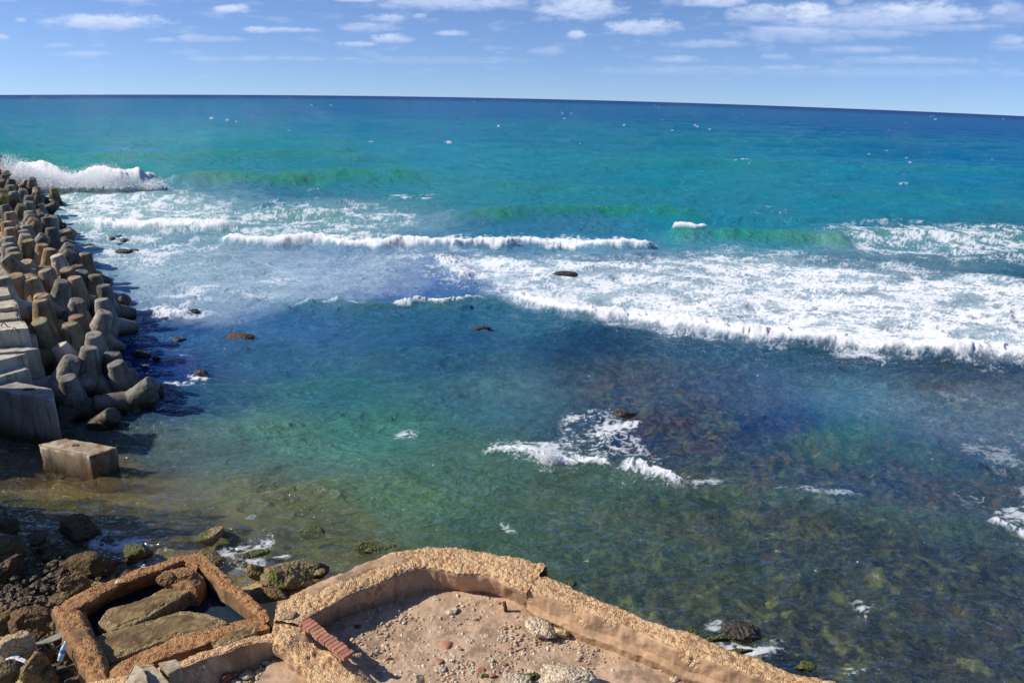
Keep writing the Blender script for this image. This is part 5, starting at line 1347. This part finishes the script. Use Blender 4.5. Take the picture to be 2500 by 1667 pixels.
# ------------------------------------------------------------------ spray thrown up by the breaking waves
def spray(name, label, jets, seed, mat):
    r = np.random.default_rng(seed); bv, bf = ico(1); V_, F_, off = [], [], 0
    for (px, py, n, w, h, d, smin, smax, z0) in jets:
        base = at(px, py, z0); k = ppm(base)
        for _ in range(n):
            q = r.random()**1.15
            x = r.normal(0, w/k*.45)*(1 + .3*q); z = q*h/k*abs(1 - .25*r.random()) + r.normal(0, .02); y = r.normal(0, d)
            s = smin*(smax/smin)**(r.random()**2)*(1 - .6*q)
            V_.append(bv*s*(1 + r.uniform(-.15, .15, (len(bv), 1)))*np.array([1, 1, r.uniform(.8, 1.3)]) + np.array([base.x + x, base.y + y, base.z + z])); F_.append(bf + off); off += len(bv)
    return meta(mesh_obj(name, np.concatenate(V_), np.concatenate(F_), mat), label, "sea spray", kind="stuff")
ts = NT("spray_white")
sd_ = ts.n("BsdfDiffuse", {'Color': (.98, .98, .98, 1)}); st_ = ts.n("BsdfTranslucent", {'Color': (.97, .98, .99, 1)})
spm0 = ts.n("MixShader", {0: .5, 1: sd_.outputs[0], 2: st_.outputs[0]})
spm = ts.finish(ts.n("MixShader", {0: .70, 1: spm0.outputs[0], 2: ts.n("BsdfTransparent").outputs[0]}))
J = []
rj = random.Random(3)
for x, top in [(15,396),(30,392),(45,394),(60,400),(78,410),(95,418),(112,420),(128,416),(145,424),(165,428),(185,430),(205,430),(225,422),(242,414),(258,412),(270,418),(285,430),(300,442)]:
    yb = 458 + x*.02
    J.append((x, yb - 8, 1500, 26, (yb - top)*1.0, .5, .02, .09, .4))
    J.append((x, yb, 350, 34, (yb - top)*1.35, .7, .012, .035, .3))
for x, top in [(320,448),(340,444),(358,438),(372,434),(385,432)]: J.append((x, 459, 500, 20, 458 - top, .4, .02, .10, .2))
for i in range(34):
    J.append((25 + i*11, 464, 160, 14, 9 + rj.uniform(0, 6), .4, .02, .08, .0))
spray("sea_spray", "tall burst of white spray exploding behind the far end of the breakwater", J, 1, spm)
J = [(1337,1134,2600,26,46,.10,.008,.045,.05),(1330,1120,250,60,50,.15,.004,.012,.05),(1345,1140,500,30,24,.1,.006,.03,.0),(1400,1140,200,60,14,.1,.004,.02,.05),(1560,1165,400,50,20,.1,.005,.025,.05),(1640,1190,400,40,22,.1,.005,.025,.05),(1720,1180,250,60,22,.15,.004,.014,.03),(1500,1150,200,60,12,.1,.004,.015,.05)]
spray("sea_spray", "small white splash where a wave breaks over a sunken rock right of centre", J, 2, spm)
J = [(1535,1032,160,30,14,.1,.004,.018,.02),(620,1325,200,30,22,.1,.004,.014,.05),(615,1345,160,24,24,.1,.004,.014,.05),(745,1292,40,8,6,.05,.004,.01,.1),(600,1280,60,30,8,.1,.004,.01,.05),(660,1385,120,36,14,.1,.004,.014,.05),
     (1800,1520,160,60,8,.1,.004,.012,.15),(1850,1590,220,60,16,.1,.004,.014,.05),(468,752,60,14,10,.1,.006,.02,.1),(400,757,200,60,10,.2,.008,.03,.1)]
spray("sea_spray", "fine droplets around the rocks awash near the ruins", J, 3, spm)
# lip of loose foam along the long rollers
J = []
for x0, y0, x1, y1, n, hh in [(540,592,1340,594,40,10),(1340,594,1600,600,12,12),(180,556,560,562,20,9),(1230,726,1650,800,24,10),(1650,800,2500,866,50,11),(1070,640,1150,680,8,8)]:
    for i in range(n):
        f_ = (i + rj.random())/n; J.append((x0 + (x1 - x0)*f_, y0 + (y1 - y0)*f_ + rj.uniform(-4, 6), 45, 22, hh, .25, .012, .045, .25))
spray("sea_spray", "flecks of foam thrown up along the long breaking crests", J, 4, spm)

# ------------------------------------------------------------------ the bank: unseen stepped boxes, added and shaped to shade shore and blocks
def shade_blocks():
    bm = bmesh.new()
    for (y0, y1, tip) in [(15.9,16.2,-11.5),(15.6,15.9,-9.2),(15.3,15.6,-7.4),(14.9,15.3,-6.2),(14.65,14.9,-7.8),(14.3,14.65,-6.8),(13.3,14.3,-7.7),(12.5,13.3,-8.9)]:
        x0, x1, z1 = -26, -12.9, (tip + 12.9)/1.33
        r = bmesh.ops.create_cube(bm, size=1)['verts']
        for v in r: v.co = Vector((x0 + (v.co.x + .5)*(x1 - x0), y0 + (v.co.y + .5)*(y1 - y0), -1 + (v.co.z + .5)*(z1 + 1)))
    for y0, y1, z1 in ((16.9, 18.1, 3.95), (18.1, 19.15, 5.6)):
        for v in bmesh.ops.create_cube(bm, size=1)['verts']: v.co = Vector((-26 + (v.co.x + .5)*9, y0 + (v.co.y + .5)*(y1 - y0), -1 + (v.co.z + .5)*(z1 + 1)))
    bmesh.ops.subdivide_edges(bm, edges=bm.edges[:], cuts=12, use_grid_fill=True)
    v = np.array([q.co[:] for q in bm.verts]); f = [tuple(w.index for w in q.verts) for q in bm.faces]; bm.free()
    v += np.stack([fbm3(v, .9, 4, 1), fbm3(v, .9, 4, 2), fbm3(v, .9, 4, 3)], 1)*.12
    mesh_obj("unseen_shade_blocks", v, f, MAT['rubble'])["kind"] = "structure"
shade_blocks()
